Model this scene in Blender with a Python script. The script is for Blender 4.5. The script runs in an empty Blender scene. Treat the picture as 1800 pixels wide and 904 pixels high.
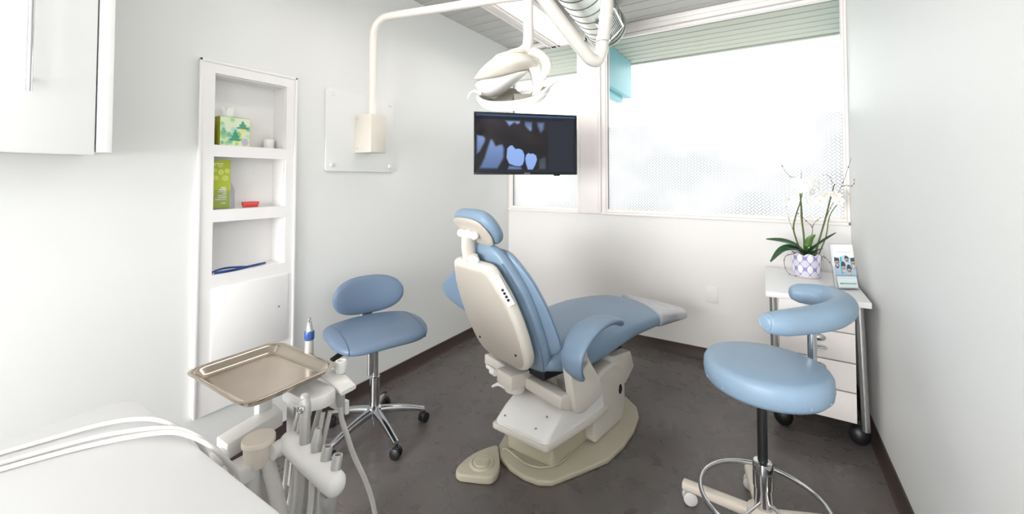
import bpy, bmesh, math, random
from mathutils import Vector, Matrix
random.seed(7)
R = math.radians
SC = bpy.context.scene
COL = SC.collection

# ------------------------------------------------------------------ camera
cam_d = bpy.data.cameras.new('camera'); cam = bpy.data.objects.new('camera', cam_d); COL.objects.link(cam)
cam_d.sensor_width = 36; cam_d.lens = 36*715/1800; cam_d.shift_y = -0.0860; cam_d.clip_start = 0.02
cam.location = (0, 0, 1.35); cam.rotation_euler = (R(91.5), 0, R(32))
SC.camera = cam
# ------------------------------------------------------------------ view, sky, lights
SC.view_settings.view_transform = 'Standard'; SC.view_settings.look = 'None'
SC.view_settings.gamma = 1; SC.view_settings.use_curve_mapping = False
SC.view_settings.exposure = 0.93
w = bpy.data.worlds.new('sky'); SC.world = w; w.use_nodes = True
bg = w.node_tree.nodes['Background']; bg.inputs[0].default_value = (0.96, 0.98, 1.0, 1); bg.inputs[1].default_value = 1.7
def area(name, loc, target, sx, sy, power, col=(1, 1, 1)):
    l = bpy.data.lights.new(name, 'AREA'); l.shape = 'RECTANGLE'; l.size = sx; l.size_y = sy
    l.energy = power; l.color = col
    o = bpy.data.objects.new(name, l); COL.objects.link(o); o.location = loc
    o.rotation_euler = (Vector(target)-Vector(loc)).to_track_quat('-Z', 'Y').to_euler()
    return o
area('fill_light', (-1.15, -3.8, 1.45), (-0.60, 2.0, 1.0), 2.0, 1.9, 146, (0.975, 0.985, 1.0))  # added fill lamp, unseen behind the camera, to brighten the room evenly

# ------------------------------------------------------------------ materials
def lin(c):
    c = c/255.0
    return c/12.92 if c <= 0.04045 else ((c+0.055)/1.055)**2.4
def rgb(c): return (lin(c[0]), lin(c[1]), lin(c[2]), 1)
def mat(name, c, rough=0.5, metal=0.0, var=0.0, vscale=8, bump=0.0, bscale=60, coat=0.0, spec=0.5, aniso=None, stretch=(1, 1, 1)):
    m = bpy.data.materials.new(name); m.use_nodes = True
    nt = m.node_tree; b = nt.nodes['Principled BSDF']
    b.inputs['Base Color'].default_value = rgb(c); b.inputs['Roughness'].default_value = rough
    b.inputs['Metallic'].default_value = metal; b.inputs['Coat Weight'].default_value = coat
    b.inputs['Specular IOR Level'].default_value = spec
    tc = nt.nodes.new('ShaderNodeTexCoord'); mp = nt.nodes.new('ShaderNodeMapping')
    mp.inputs['Scale'].default_value = stretch
    nt.links.new(tc.outputs['Object'], mp.inputs[0])
    if var > 0:
        n = nt.nodes.new('ShaderNodeTexNoise'); n.inputs['Scale'].default_value = vscale; n.inputs['Detail'].default_value = 6
        nt.links.new(mp.outputs[0], n.inputs['Vector'])
        r = nt.nodes.new('ShaderNodeValToRGB')
        r.color_ramp.elements[0].position = 0.3; r.color_ramp.elements[1].position = 0.7
        c0 = rgb(c)
        r.color_ramp.elements[0].color = tuple(min(1, v*(1-var)) for v in c0[:3])+(1,)
        r.color_ramp.elements[1].color = tuple(min(1, v*(1+var)) for v in c0[:3])+(1,)
        nt.links.new(n.outputs[0], r.inputs[0]); nt.links.new(r.outputs[0], b.inputs['Base Color'])
    if bump > 0:
        n2 = nt.nodes.new('ShaderNodeTexNoise'); n2.inputs['Scale'].default_value = bscale; n2.inputs['Detail'].default_value = 3
        nt.links.new(mp.outputs[0], n2.inputs['Vector'])
        bp = nt.nodes.new('ShaderNodeBump'); bp.inputs['Strength'].default_value = bump; bp.inputs['Distance'].default_value = 0.002
        nt.links.new(n2.outputs[0], bp.inputs['Height']); nt.links.new(bp.outputs[0], b.inputs['Normal'])
    return m
def emit(name, c, s):
    m = bpy.data.materials.new(name); m.use_nodes = True; nt = m.node_tree
    nt.nodes.remove(nt.nodes['Principled BSDF'])
    e = nt.nodes.new('ShaderNodeEmission'); e.inputs[0].default_value = rgb(c); e.inputs[1].default_value = s
    nt.links.new(e.outputs[0], nt.nodes['Material Output'].inputs[0]); return m
M = {}
M['wall'] = mat('wall_paint', (236, 237, 235), 0.55, var=0.012, vscale=1.5, bump=0.08, bscale=140)
M['wall_b'] = mat('back_wall_paint', (238, 235, 232), 0.5, var=0.012, vscale=1.5, bump=0.08, bscale=140)
M['trim'] = mat('trim_paint', (246, 240, 236), 0.4, var=0.01)
M['niche'] = mat('niche_paint', (248, 246, 245), 0.45, var=0.01)
M['plank'] = mat('plank_paint', (194, 193, 190), 0.5, var=0.04, vscale=6, stretch=(1, 12, 12), bump=0.1)
M['eave'] = mat('eave_paint', (178, 180, 168), 0.55, var=0.05, vscale=6, stretch=(1, 12, 12), bump=0.1)
M['groove'] = mat('groove_dark', (70, 66, 60), 0.8)
M['base'] = mat('baseboard_vinyl', (68, 56, 52), 0.5, var=0.06, vscale=5)
M['teal'] = mat('teal_beam_paint', (124, 178, 186), 0.5, var=0.05, vscale=5)
M['top'] = mat('counter_laminate', (224, 224, 224), 0.4, var=0.006)
M['white'] = mat('white_laminate', (243, 243, 243), 0.35, var=0.006)
M['lam'] = mat('warm_white_laminate', (238, 231, 227), 0.35, var=0.01)
M['plas'] = mat('white_plastic', (238, 236, 233), 0.35, coat=0.15, var=0.008)
M['beige'] = mat('beige_plastic', (216, 210, 200), 0.4, var=0.015, vscale=4)
M['beige_d'] = mat('shaded_beige_plastic', (188, 180, 169), 0.45, var=0.015, vscale=4)  # darker copy of the beige: shade on rear-facing plastic put into the colour
M['cream'] = mat('cream_plastic', (238, 228, 214), 0.4, var=0.015)
M['arm'] = mat('lamp_arm_enamel', (232, 226, 218), 0.3, coat=0.3, var=0.015, vscale=5)
M['lampg'] = mat('lamp_housing_plastic', (222, 216, 205), 0.4, var=0.015)
M['lampd'] = mat('lamp_reflector_grey', (150, 146, 136), 0.35, var=0.03)
M['khaki'] = mat('khaki_enamel', (190, 183, 162), 0.45, var=0.03, vscale=5)
M['blue'] = mat('blue_vinyl', (124, 146, 168), 0.42, var=0.035, vscale=5, bump=0.12, bscale=260)
M['blue2'] = mat('blue_vinyl_stool', (145, 170, 193), 0.42, var=0.03, vscale=5, bump=0.12, bscale=260)
M['blue3'] = mat('slate_vinyl', (108, 127, 150), 0.4, var=0.03, vscale=5, bump=0.12, bscale=260)
M['seam'] = mat('seam_thread', (88, 106, 132), 0.6, var=0.03)
M['toe'] = mat('clear_toe_vinyl', (168, 170, 178), 0.16, coat=0.6, var=0.02, vscale=4)
M['chrome'] = mat('chrome', (205, 206, 208), 0.09, metal=1.0, var=0.01)
M['steel'] = mat('brushed_steel', (196, 184, 170), 0.21, metal=1.0, var=0.05, vscale=12, bump=0.06, bscale=40)
M['alum'] = mat('satin_aluminium', (178, 178, 176), 0.32, metal=0.9, var=0.03)
M['black'] = mat('black_plastic', (28, 28, 30), 0.4, var=0.1)
M['tvb'] = mat('tv_bezel', (18, 19, 24), 0.25, var=0.1)
M['galv'] = mat('galvanised_steel', (200, 206, 200), 0.28, metal=0.85, var=0.09, vscale=9)
M['grille'] = mat('grille_grey', (140, 137, 133), 0.5, metal=0.3, var=0.05)
M['tube'] = mat('grey_tubing', (222, 219, 216), 0.4, var=0.02)
M['tubeg'] = mat('mid_grey_tubing', (188, 186, 183), 0.4, var=0.02)
M['syr'] = mat('silver_plastic', (196, 194, 191), 0.3, metal=0.35, var=0.02)
M['bring'] = mat('blue_ring', (48, 84, 150), 0.35, var=0.03)
M['tool'] = mat('blue_anodised', (42, 72, 138), 0.3, metal=0.3, var=0.05)
M['paper'] = mat('white_paper', (245, 244, 242), 0.7, var=0.01)
M['lime'] = mat('lime_print', (188, 202, 60), 0.5, var=0.05, vscale=9)
M['limel'] = mat('pale_lime_print', (214, 222, 120), 0.5, var=0.03)
M['limed'] = mat('tissue_box_olive', (172, 178, 44), 0.55, var=0.04)
M['red'] = mat('red_plastic', (226, 84, 78), 0.4, var=0.05)
M['leaf'] = mat('orchid_leaf', (44, 84, 50), 0.32, var=0.25, vscale=14)
M['leaf2'] = mat('young_leaf', (80, 120, 52), 0.35, var=0.15, vscale=14)
M['stem'] = mat('orchid_stem', (92, 108, 58), 0.5, var=0.15)
M['twig'] = mat('twig_bark', (112, 92, 84), 0.7, var=0.2, vscale=20)
M['petal'] = mat('orchid_petal', (246, 243, 240), 0.5, var=0.02)
M['petaly'] = mat('orchid_lip', (240, 226, 170), 0.5, var=0.05)
M['moss'] = mat('moss', (104, 92, 44), 0.9, var=0.35, vscale=60, bump=0.6)
M['ground'] = mat('pale_paving_ground', (186, 184, 180), 0.8, var=0.05, vscale=2)
M['lens'] = emit('fixture_lens_glow', (255, 246, 241), 4.2)
M['hole'] = mat('dark_hole', (40, 38, 36), 0.6)

# floor
def floor_mat():
    m = bpy.data.materials.new('stained_concrete'); m.use_nodes = True; nt = m.node_tree; b = nt.nodes['Principled BSDF']
    N = nt.nodes.new; L = nt.links.new
    tc = N('ShaderNodeTexCoord')
    n1 = N('ShaderNodeTexNoise'); n1.inputs['Scale'].default_value = 1.6; n1.inputs['Detail'].default_value = 9; n1.inputs['Roughness'].default_value = 0.62; n1.inputs['Distortion'].default_value = 0.6
    L(tc.outputs['Object'], n1.inputs['Vector'])
    r1 = N('ShaderNodeValToRGB'); e = r1.color_ramp.elements
    e[0].position = 0.3; e[0].color = rgb((95, 84, 80)); e[1].position = 0.72; e[1].color = rgb((120, 108, 102))
    x = e.new(0.5); x.color = rgb((104, 93, 88))
    L(n1.outputs[0], r1.inputs[0])
    n2 = N('ShaderNodeTexNoise'); n2.inputs['Scale'].default_value = 9; n2.inputs['Detail'].default_value = 8
    L(tc.outputs['Object'], n2.inputs['Vector'])
    mx = N('ShaderNodeMix'); mx.data_type = 'RGBA'; mx.blend_type = 'OVERLAY'; mx.inputs[0].default_value = 0.2
    L(r1.outputs[0], mx.inputs[6]); L(n2.outputs['Color'], mx.inputs[7])
    hs = N('ShaderNodeHueSaturation'); hs.inputs['Saturation'].default_value = 0.55
    L(mx.outputs[2], hs.inputs['Color'])
    # pale scuffs and hairline cracks
    dn = N('ShaderNodeTexNoise'); dn.inputs['Scale'].default_value = 3; dn.inputs['Detail'].default_value = 5
    L(tc.outputs['Object'], dn.inputs['Vector'])
    va = N('ShaderNodeMix'); va.data_type = 'VECTOR'; va.inputs[0].default_value = 0.35
    L(tc.outputs['Object'], va.inputs[4]); L(dn.outputs['Color'], va.inputs[5])
    vo = N('ShaderNodeTexVoronoi'); vo.feature = 'DISTANCE_TO_EDGE'; vo.inputs['Scale'].default_value = 1.9
    L(va.outputs[1], vo.inputs['Vector'])
    lt = N('ShaderNodeMath'); lt.operation = 'LESS_THAN'; lt.inputs[1].default_value = 0.006
    L(vo.outputs['Distance'], lt.inputs[0])
    n3 = N('ShaderNodeTexNoise'); n3.inputs['Scale'].default_value = 2.3; n3.inputs['Detail'].default_value = 6
    L(tc.outputs['Object'], n3.inputs['Vector'])
    r3 = N('ShaderNodeValToRGB'); r3.color_ramp.elements[0].position = 0.52; r3.color_ramp.elements[1].position = 0.7
    L(n3.outputs[0], r3.inputs[0])
    mu = N('ShaderNodeMath'); mu.operation = 'MULTIPLY'; L(lt.outputs[0], mu.inputs[0]); L(r3.outputs[0], mu.inputs[1])
    mu2 = N('ShaderNodeMath'); mu2.operation = 'MULTIPLY'; mu2.inputs[1].default_value = 0.5; L(mu.outputs[0], mu2.inputs[0])
    m2 = N('ShaderNodeMix'); m2.data_type = 'RGBA'; L(mu2.outputs[0], m2.inputs[0]); L(hs.outputs[0], m2.inputs[6]); m2.inputs[7].default_value = rgb((160, 150, 146))
    L(m2.outputs[2], b.inputs['Base Color'])
    r4 = N('ShaderNodeMapRange'); r4.inputs[3].default_value = 0.16; r4.inputs[4].default_value = 0.42
    L(n2.outputs[0], r4.inputs[0]); L(r4.outputs[0], b.inputs['Roughness'])
    bp = N('ShaderNodeBump'); bp.inputs['Strength'].default_value = 0.15; bp.inputs['Distance'].default_value = 0.003
    L(n1.outputs[0], bp.inputs['Height']); L(bp.outputs[0], b.inputs['Normal'])
    return m
M['floor'] = floor_mat()

def glass_mat():
    m = bpy.data.materials.new('window_glass'); m.use_nodes = True; nt = m.node_tree
    nt.nodes.remove(nt.nodes['Principled BSDF']); N = nt.nodes.new; L = nt.links.new
    t = N('ShaderNodeBsdfTransparent'); t.inputs[0].default_value = (0.97, 0.985, 0.98, 1)
    g = N('ShaderNodeBsdfGlossy'); g.inputs['Roughness'].default_value = 0.02
    lw = N('ShaderNodeLayerWeight'); lw.inputs[0].default_value = 0.5; f = N('ShaderNodeMath'); f.operation = 'POWER'; f.inputs[1].default_value = 5.0; L(lw.outputs['Facing'], f.inputs[0])
    mx = N('ShaderNodeMixShader'); L(f.outputs[0], mx.inputs[0]); L(t.outputs[0], mx.inputs[1]); L(g.outputs[0], mx.inputs[2])
    L(mx.outputs[0], nt.nodes['Material Output'].inputs[0]); return m
M['glass'] = glass_mat()

def film_mat():
    # frosted window film printed with a fine herringbone of grey lines (pattern in the plane of the pane)
    m = bpy.data.materials.new('herringbone_film'); m.use_nodes = True; nt = m.node_tree
    nt.nodes.remove(nt.nodes['Principled BSDF']); N = nt.nodes.new; L = nt.links.new
    def math_(op, a, b=None, c=None):
        n = N('ShaderNodeMath'); n.operation = op
        for i, v in enumerate((a, b, c)):
            if v is None: continue
            if isinstance(v, (int, float)): n.inputs[i].default_value = v
            else: L(v, n.inputs[i])
        return n.outputs[0]
    tc = N('ShaderNodeTexCoord'); sp = N('ShaderNodeSeparateXYZ'); L(tc.outputs['Object'], sp.inputs[0])
    k = 1/0.0165/math.sqrt(2)
    u = math_('MULTIPLY', math_('ADD', sp.outputs[0], sp.outputs[2]), k)
    v = math_('MULTIPLY', math_('SUBTRACT', sp.outputs[2], sp.outputs[0]), k)
    u = math_('ADD', u, 800); v = math_('ADD', v, 800)
    i = math_('FLOOR', u); j = math_('FLOOR', v)
    fu = math_('FRACT', u); fv = math_('FRACT', v)
    mm = math_('MODULO', math_('ADD', math_('SUBTRACT', i, j), 4000), 4)
    mm = math_('FLOOR', math_('ADD', mm, 0.5))
    def eq(val): return math_('COMPARE', mm, val, 0.1)
    t = 0.12
    lo_u = math_('LESS_THAN', fu, t); hi_u = math_('GREATER_THAN', fu, 1-t)
    lo_v = math_('LESS_THAN', fv, t); hi_v = math_('GREATER_THAN', fv, 1-t)
    def mx(*a):
        r = a[0]
        for q in a[1:]: r = math_('MAXIMUM', r, q)
        return r
    line = mx(math_('MULTIPLY', eq(0), mx(lo_u, lo_v, hi_v)), math_('MULTIPLY', eq(1), mx(hi_u, lo_v, hi_v)),
              math_('MULTIPLY', eq(3), mx(lo_u, hi_u, lo_v)), math_('MULTIPLY', eq(2), mx(lo_u, hi_u, hi_v)))
    ns = N('ShaderNodeTexNoise'); ns.inputs['Scale'].default_value = 2.2; ns.inputs['Detail'].default_value = 3
    L(tc.outputs['Object'], ns.inputs['Vector'])
    rr = N('ShaderNodeMapRange'); rr.inputs[1].default_value = 0.40; rr.inputs[2].default_value = 0.62; L(ns.outputs[0], rr.inputs[0])
    line = math_('MULTIPLY', line, math_('ADD', math_('MULTIPLY', rr.outputs[0], 0.55), 0.40))
    tr = N('ShaderNodeBsdfTransparent'); tr.inputs[0].default_value = (.61, .612, .615, 1); tl = N('ShaderNodeBsdfTranslucent'); tl.inputs[0].default_value = (0.72, 0.72, 0.72, 1)
    a = N('ShaderNodeMixShader'); a.inputs[0].default_value = 0.8; L(tr.outputs[0], a.inputs[1]); L(tl.outputs[0], a.inputs[2])
    df = N('ShaderNodeBsdfDiffuse'); df.inputs[0].default_value = rgb((112, 118, 126))
    bmx = N('ShaderNodeMixShader'); L(math_('MULTIPLY', line, 0.95), bmx.inputs[0]); L(a.outputs[0], bmx.inputs[1]); L(df.outputs[0], bmx.inputs[2])
    L(bmx.outputs[0], nt.nodes['Material Output'].inputs[0]); return m
M['film'] = film_mat()

def attr_mat(name, rough=0.4, emission=None):
    m = bpy.data.materials.new(name); m.use_nodes = True; nt = m.node_tree
    a = nt.nodes.new('ShaderNodeAttribute'); a.attribute_name = 'print'
    if emission:
        nt.nodes.remove(nt.nodes['Principled BSDF'])
        e = nt.nodes.new('ShaderNodeEmission'); e.inputs[1].default_value = emission
        gl = nt.nodes.new('ShaderNodeBsdfGlossy'); gl.inputs['Roughness'].default_value = 0.12; gl.inputs[0].default_value = (0.03, 0.03, 0.03, 1)
        ad = nt.nodes.new('ShaderNodeAddShader')
        nt.links.new(a.outputs['Color'], e.inputs[0]); nt.links.new(e.outputs[0], ad.inputs[0]); nt.links.new(gl.outputs[0], ad.inputs[1])
        nt.links.new(ad.outputs[0], nt.nodes['Material Output'].inputs[0])
    else:
        b = nt.nodes['Principled BSDF']; b.inputs['Roughness'].default_value = rough
        nt.links.new(a.outputs['Color'], b.inputs['Base Color'])
    return m
M['screen'] = attr_mat('screen_image', emission=0.5)
M['print'] = attr_mat('printed_card', 0.35)
M['potp'] = attr_mat('printed_ceramic', 0.3)
def acrylic():
    m = bpy.data.materials.new('clear_acrylic'); m.use_nodes = True; nt = m.node_tree
    nt.nodes.remove(nt.nodes['Principled BSDF']); N = nt.nodes.new; L = nt.links.new
    t = N('ShaderNodeBsdfTransparent'); t.inputs[0].default_value = (0.93, 0.94, 0.96, 1)
    g = N('ShaderNodeBsdfGlossy'); g.inputs['Roughness'].default_value = 0.05
    lw = N('ShaderNodeLayerWeight'); lw.inputs[0].default_value = 0.5; p_ = N('ShaderNodeMath'); p_.operation = 'POWER'; p_.inputs[1].default_value = 4.0; L(lw.outputs['Facing'], p_.inputs[0]); f = N('ShaderNodeMath'); f.operation = 'MULTIPLY_ADD'; f.inputs[1].default_value = 0.6; f.inputs[2].default_value = 0.04; L(p_.outputs[0], f.inputs[0])
    mx = N('ShaderNodeMixShader'); L(f.outputs[0], mx.inputs[0]); L(t.outputs[0], mx.inputs[1]); L(g.outputs[0], mx.inputs[2])
    L(mx.outputs[0], nt.nodes['Material Output'].inputs[0]); return m
M['acr'] = acrylic()

# ------------------------------------------------------------------ mesh builder
def catmull(pts, n=8):
    P = [Vector(p) for p in pts]
    if len(P) < 3: return P
    out = []
    for i in range(len(P)-1):
        p0 = P[i-1] if i > 0 else P[0]*2-P[1]; p1 = P[i]; p2 = P[i+1]; p3 = P[i+2] if i+2 < len(P) else P[-1]*2-P[-2]
        for k in range(n):
            t = k/n
            out.append(0.5*((2*p1)+(p2-p0)*t+(2*p0-5*p1+4*p2-p3)*t*t+(3*p1-p0-3*p2+p3)*t**3))
    out.append(P[-1]); return out
def interp(tab, x):
    if x <= tab[0][0]: return tab[0][1]
    for (a, va), (b, vb) in zip(tab, tab[1:]):
        if x <= b:
            t = (x-a)/(b-a); t = t*t*(3-2*t) if len(tab) > 2 else t
            return va+(vb-va)*t
    return tab[-1][1]
def cinterp(tab, x):
    n = len(tab)
    if x <= tab[0][0]: return tab[0][1]
    if x >= tab[-1][0]: return tab[-1][1]
    def sl(i):
        a, b = max(0, i-1), min(n-1, i+1); return (tab[b][1]-tab[a][1])/(tab[b][0]-tab[a][0])
    for i in range(n-1):
        if x <= tab[i+1][0]:
            h = tab[i+1][0]-tab[i][0]; t = (x-tab[i][0])/h
            return (2*t**3-3*t*t+1)*tab[i][1]+(t**3-2*t*t+t)*h*sl(i)+(3*t*t-2*t**3)*tab[i+1][1]+(t**3-t*t)*h*sl(i+1)
def lerp_tab(tab, x):
    if x <= tab[0][0]: return tab[0][1]
    for (a, va), (b, vb) in zip(tab, tab[1:]):
        if x <= b: return va+(vb-va)*(x-a)/(b-a)
    return tab[-1][1]
class B:
    def __init__(s): s.v = []; s.f = []; s.xf = None
    def add(s, vs, fs):
        o = len(s.v)
        s.v += [tuple(s.xf @ Vector(p)) if s.xf is not None else tuple(p) for p in vs]
        s.f += [tuple(o+i for i in f) for f in fs]; return s
    def bm(s, bm):
        bm.verts.index_update(); s.add([v.co.copy() for v in bm.verts], [[v.index for v in f.verts] for f in bm.faces]); bm.free(); return s
    def box(s, x0, x1, y0, y1, z0, z1, bev=0.0, seg=2, m=None):
        bm = bmesh.new(); bmesh.ops.create_cube(bm, size=1)
        for v in bm.verts: v.co = Vector(((x0+x1)/2+v.co.x*(x1-x0), (y0+y1)/2+v.co.y*(y1-y0), (z0+z1)/2+v.co.z*(z1-z0)))
        if bev > 0: bmesh.ops.bevel(bm, geom=bm.edges[:], offset=bev, segments=seg, profile=0.5, affect='EDGES', clamp_overlap=True)
        if m is not None: bm.transform(m)
        return s.bm(bm)
    def prism(s, poly, axis, a0, a1, bev=0.0, seg=2, m=None, round_=0):
        # polygon in the plane across `axis`, pushed from a0 to a1; (u,v) = (y,z) for x, (x,z) for y, (x,y) for z
        if round_: poly = round_poly(poly, round_)
        def P(u, v, a): return {'x': (a, u, v), 'y': (u, a, v), 'z': (u, v, a)}[axis]
        bm = bmesh.new(); b0 = [bm.verts.new(P(u, v, a0)) for u, v in poly]; b1 = [bm.verts.new(P(u, v, a1)) for u, v in poly]
        f0 = bm.faces.new(b0); f1 = bm.faces.new(b1[::-1]); n = len(poly)
        for i in range(n): bm.faces.new((b0[i], b1[i], b1[(i+1) % n], b0[(i+1) % n]))
        bmesh.ops.recalc_face_normals(bm, faces=bm.faces[:])
        if bev > 0:
            es = list({e for f in (f0, f1) for e in f.edges})
            bmesh.ops.bevel(bm, geom=es, offset=bev, segments=seg, profile=0.5, affect='EDGES', clamp_overlap=True)
        if m is not None: bm.transform(m)
        return s.bm(bm)
    def loft(s, rings, cap=True, closed=True, loop=False):
        n = len(rings[0]); vs = [p for r in rings for p in r]; fs = []
        m = len(rings)
        for i in range(m if loop else m-1):
            a = i*n; b = ((i+1) % m)*n
            for k in range(n if closed else n-1): fs.append((a+k, a+(k+1) % n, b+(k+1) % n, b+k))
        if cap and not loop:
            fs.append(tuple(range(n))[::-1]); fs.append(tuple((m-1)*n+k for k in range(n)))
        return s.add(vs, fs)
    def lathe(s, prof, c=(0, 0, 0), seg=24, m=None, sx=1, sy=1):
        rings = []
        for r, z in prof:
            ring = []
            for k in range(seg):
                a = 2*math.pi*k/seg; p = Vector((max(r, 1e-4)*math.cos(a)*sx, max(r, 1e-4)*math.sin(a)*sy, z))
                if m is not None: p = m @ p
                ring.append(p+Vector(c))
            rings.append(ring)
        return s.loft(rings)
    def tube(s, pts, r, seg=10, n=8, smooth=True, flat=None):
        P = catmull(pts, n) if smooth else [Vector(p) for p in pts]
        N = len(P); rs = r if isinstance(r, (list, tuple)) else [r]*2
        up = Vector((0, 0, 1)); rings = []; prev = None
        for i, p in enumerate(P):
            t = (P[min(i+1, N-1)]-P[max(i-1, 0)]).normalized()
            if prev is None:
                a = up if abs(t.dot(up)) < 0.9 else Vector((1, 0, 0)); u = (a-t*a.dot(t)).normalized()
            else: u = (prev-t*prev.dot(t)).normalized()
            prev = u; v = t.cross(u)
            x = i/(N-1)*(len(rs)-1); k = min(int(x), len(rs)-2); rad = rs[k]+(rs[k+1]-rs[k])*(x-k)
            fx, fy = flat or (1, 1)
            rings.append([p+(u*math.cos(2*math.pi*q/seg)*fx+v*math.sin(2*math.pi*q/seg)*fy)*rad for q in range(seg)])
        return s.loft(rings)
    def cyl(s, a, b, r0, r1=None, seg=16): return s.tube([a, b], [r0, r0 if r1 is None else r1], seg, smooth=False)
    def ball(s, c, rx, ry=None, rz=None, seg=16, rings=9, m=None):
        ry = ry or rx; rz = rz or rx
        R_ = []
        for i in range(rings+1):
            ph = math.pi*i/rings-math.pi/2
            ring = []
            for k in range(seg):
                a = 2*math.pi*k/seg; p = Vector((max(math.cos(ph), 1e-3)*math.cos(a)*rx, max(math.cos(ph), 1e-3)*math.sin(a)*ry, math.sin(ph)*rz))
                if m is not None: p = m @ p
                ring.append(p+Vector(c))
            R_.append(ring)
        return s.loft(R_)
    def torus(s, c, Rr, r, seg=48, sec=10, m=None, sx=1, sy=1):
        rings = []
        for i in range(seg):
            a = 2*math.pi*i/seg; ring = []
            for k in range(sec):
                q = 2*math.pi*k/sec; p = Vector(((Rr*sx+r*math.cos(q))*math.cos(a), (Rr*sy+r*math.cos(q))*math.sin(a), r*math.sin(q)))
                if m is not None: p = m @ p
                ring.append(p+Vector(c))
            rings.append(ring)
        return s.loft(rings, loop=True)
def round_poly(poly, r, n=4):
    out = []; N = len(poly)
    for i in range(N):
        p = Vector(poly[i]); a = Vector(poly[i-1]); b = Vector(poly[(i+1) % N])
        da = (a-p); db = (b-p); d = min(r, da.length*0.45, db.length*0.45)
        A = p+da.normalized()*d; C = p+db.normalized()*d
        for k in range(n+1):
            t = k/n; q = A*(1-t)**2+p*2*t*(1-t)+C*t*t; out.append((q.x, q.y))
    return out
def sring(c, ax, ay, a, b, n=24, e=0.8, k=0.0, fa=None):
    """superellipse ring about c in plane (ax, ay); k bends it along ay with the square of the lateral offset"""
    out = []
    for i in range(n):
        th = 2*math.pi*i/n; cx, sy = math.cos(th), math.sin(th)
        x = a*math.copysign(abs(cx)**e, cx); y = b*math.copysign(abs(sy)**e, sy)
        out.append(c+ax*x+ay*(y+k*x*x))
    return out

OFF = {}
def thing(name, label, cat, loc=(0, 0, 0), rotz=0.0, group=None, world=False):
    o = bpy.data.objects.new(name, None); o.empty_display_size = 0.1; COL.objects.link(o)
    o.location = loc; o.rotation_euler = (0, 0, rotz); o['label'] = label; o['category'] = cat
    if group: o['group'] = group
    OFF[o.name] = Vector(loc) if world else Vector((0, 0, 0))
    return o
def link(name, me, m, parent):
    o = bpy.data.objects.new(name, me)
    if m is not None and not me.materials: me.materials.append(m)
    COL.objects.link(o)
    if parent is not None: o.parent = parent
    return o
def obj(name, b, m, parent=None, kind=None, label=None, cat=None, group=None, ang=35, colors=None, sub=0):
    root = parent
    while root is not None and root.parent is not None: root = root.parent
    off = OFF.get(root.name, Vector((0, 0, 0))) if root is not None else Vector((0, 0, 0))
    me = bpy.data.meshes.new(name); me.from_pydata([tuple(Vector(v)-off) for v in b.v], [], b.f); me.validate()
    bm = bmesh.new(); bm.from_mesh(me)
    if colors is None: bmesh.ops.recalc_face_normals(bm, faces=bm.faces[:])
    bm.to_mesh(me); bm.free()
    for p in me.polygons: p.use_smooth = True
    me.set_sharp_from_angle(angle=R(ang))
    if colors is not None:
        at = me.color_attributes.new('print', 'FLOAT_COLOR', 'POINT')
        for i, c in enumerate(colors): at.data[i].color = c
    o = link(name, me, m, parent)
    if sub:
        md = o.modifiers.new('subdivision', 'SUBSURF'); md.levels = sub; md.render_levels = sub
    if kind: o['kind'] = kind
    if label: o['label'] = label
    if cat: o['category'] = cat
    if group: o['group'] = group
    return o
def grid_print(fn, P, nx, ny):
    """flat printed sheet: P(u,v) gives the point, fn(u,v) the printed colour"""
    b = B(); vs = []; cs = []; fs = []
    for j in range(ny):
        for i in range(nx):
            u = i/(nx-1); v = j/(ny-1); vs.append(P(u, v)); cs.append(rgb(fn(u, v)))
    for j in range(ny-1):
        for i in range(nx-1): a = j*nx+i; fs.append((a, a+1, a+nx+1, a+nx))
    b.add(vs, fs); return b, cs
def mixc(a, b, t): t = max(0, min(1, t)); return tuple(a[i]+(b[i]-a[i])*t for i in range(3))
def sstep(a, b, x):
    t = max(0, min(1, (x-a)/(b-a))); return t*t*(3-2*t)

XL, XR, YB, ZC = -2.15, 0.457, 3.38, 2.65
YF = -4.0
# ------------------------------------------------------------------ SETTING
obj('floor', B().box(XL-.25, XR+.15, YF-.12, YB+.12, -.12, 0), M['floor'], kind='structure')
b = B()   # left wall with the recess for the shelves
NY0, NY1, NZ0, NZ1 = .851, 1.179, .915, 1.84
b.box(XL-.14, XL, YF-.1, NY0, 0, ZC); b.box(XL-.14, XL, NY1, YB+.12, 0, ZC); b.box(XL-.14, XL, NY0, NY1, 0, NZ0); b.box(XL-.14, XL, NY0, NY1, NZ1, ZC)
b.box(XL-.20, XL-.14, YF-.1, YB+.12, 0, ZC)
wl = obj('wall_left', b, M['wall'], kind='structure')
obj('wall_right', B().box(XR, XR+.12, YF-.1, YB+.12, 0, ZC), M['wall'], kind='structure')
obj('wall_front', B().box(XL-.2, XR+.12, YF-.12, YF, 0, ZC), M['wall'], kind='structure')
b = B(); b.box(XL, XR, YB, YB+.12, 0, 1.055)
obj('wall_back', b, M['wall_b'], kind='structure')
# ceiling: backing board and every plank a piece of its own
ceil = obj('ceiling', B().box(XL-.2, XR+.12, YF-.1, YB+.12, ZC+.02, ZC+.1), M['groove'], kind='structure')
def plank_mesh(name, x0, x1, wd, m, t=.0042, gp=.0018):
    b = B(); h = wd/2-gp
    prof = [(-h+t*1.3, 0), (h-t*1.3, 0), (h, t*1.6), (h, .019), (-h, .019), (-h, t*1.6)]
    b.prism(prof, 'x', x0, x1)
    me = bpy.data.meshes.new(name); me.from_pydata(b.v, [], b.f); me.materials.append(m); return me
me = plank_mesh('plank', XL, XR, .138, M['plank'])
y = 2.167+.069-.138*46
while y-.069 < YB+.10:
    if y-.069 > YF-.02:
        o = link('plank', me, None, ceil); o.location = (0, y, ZC)
    y += .138
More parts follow.
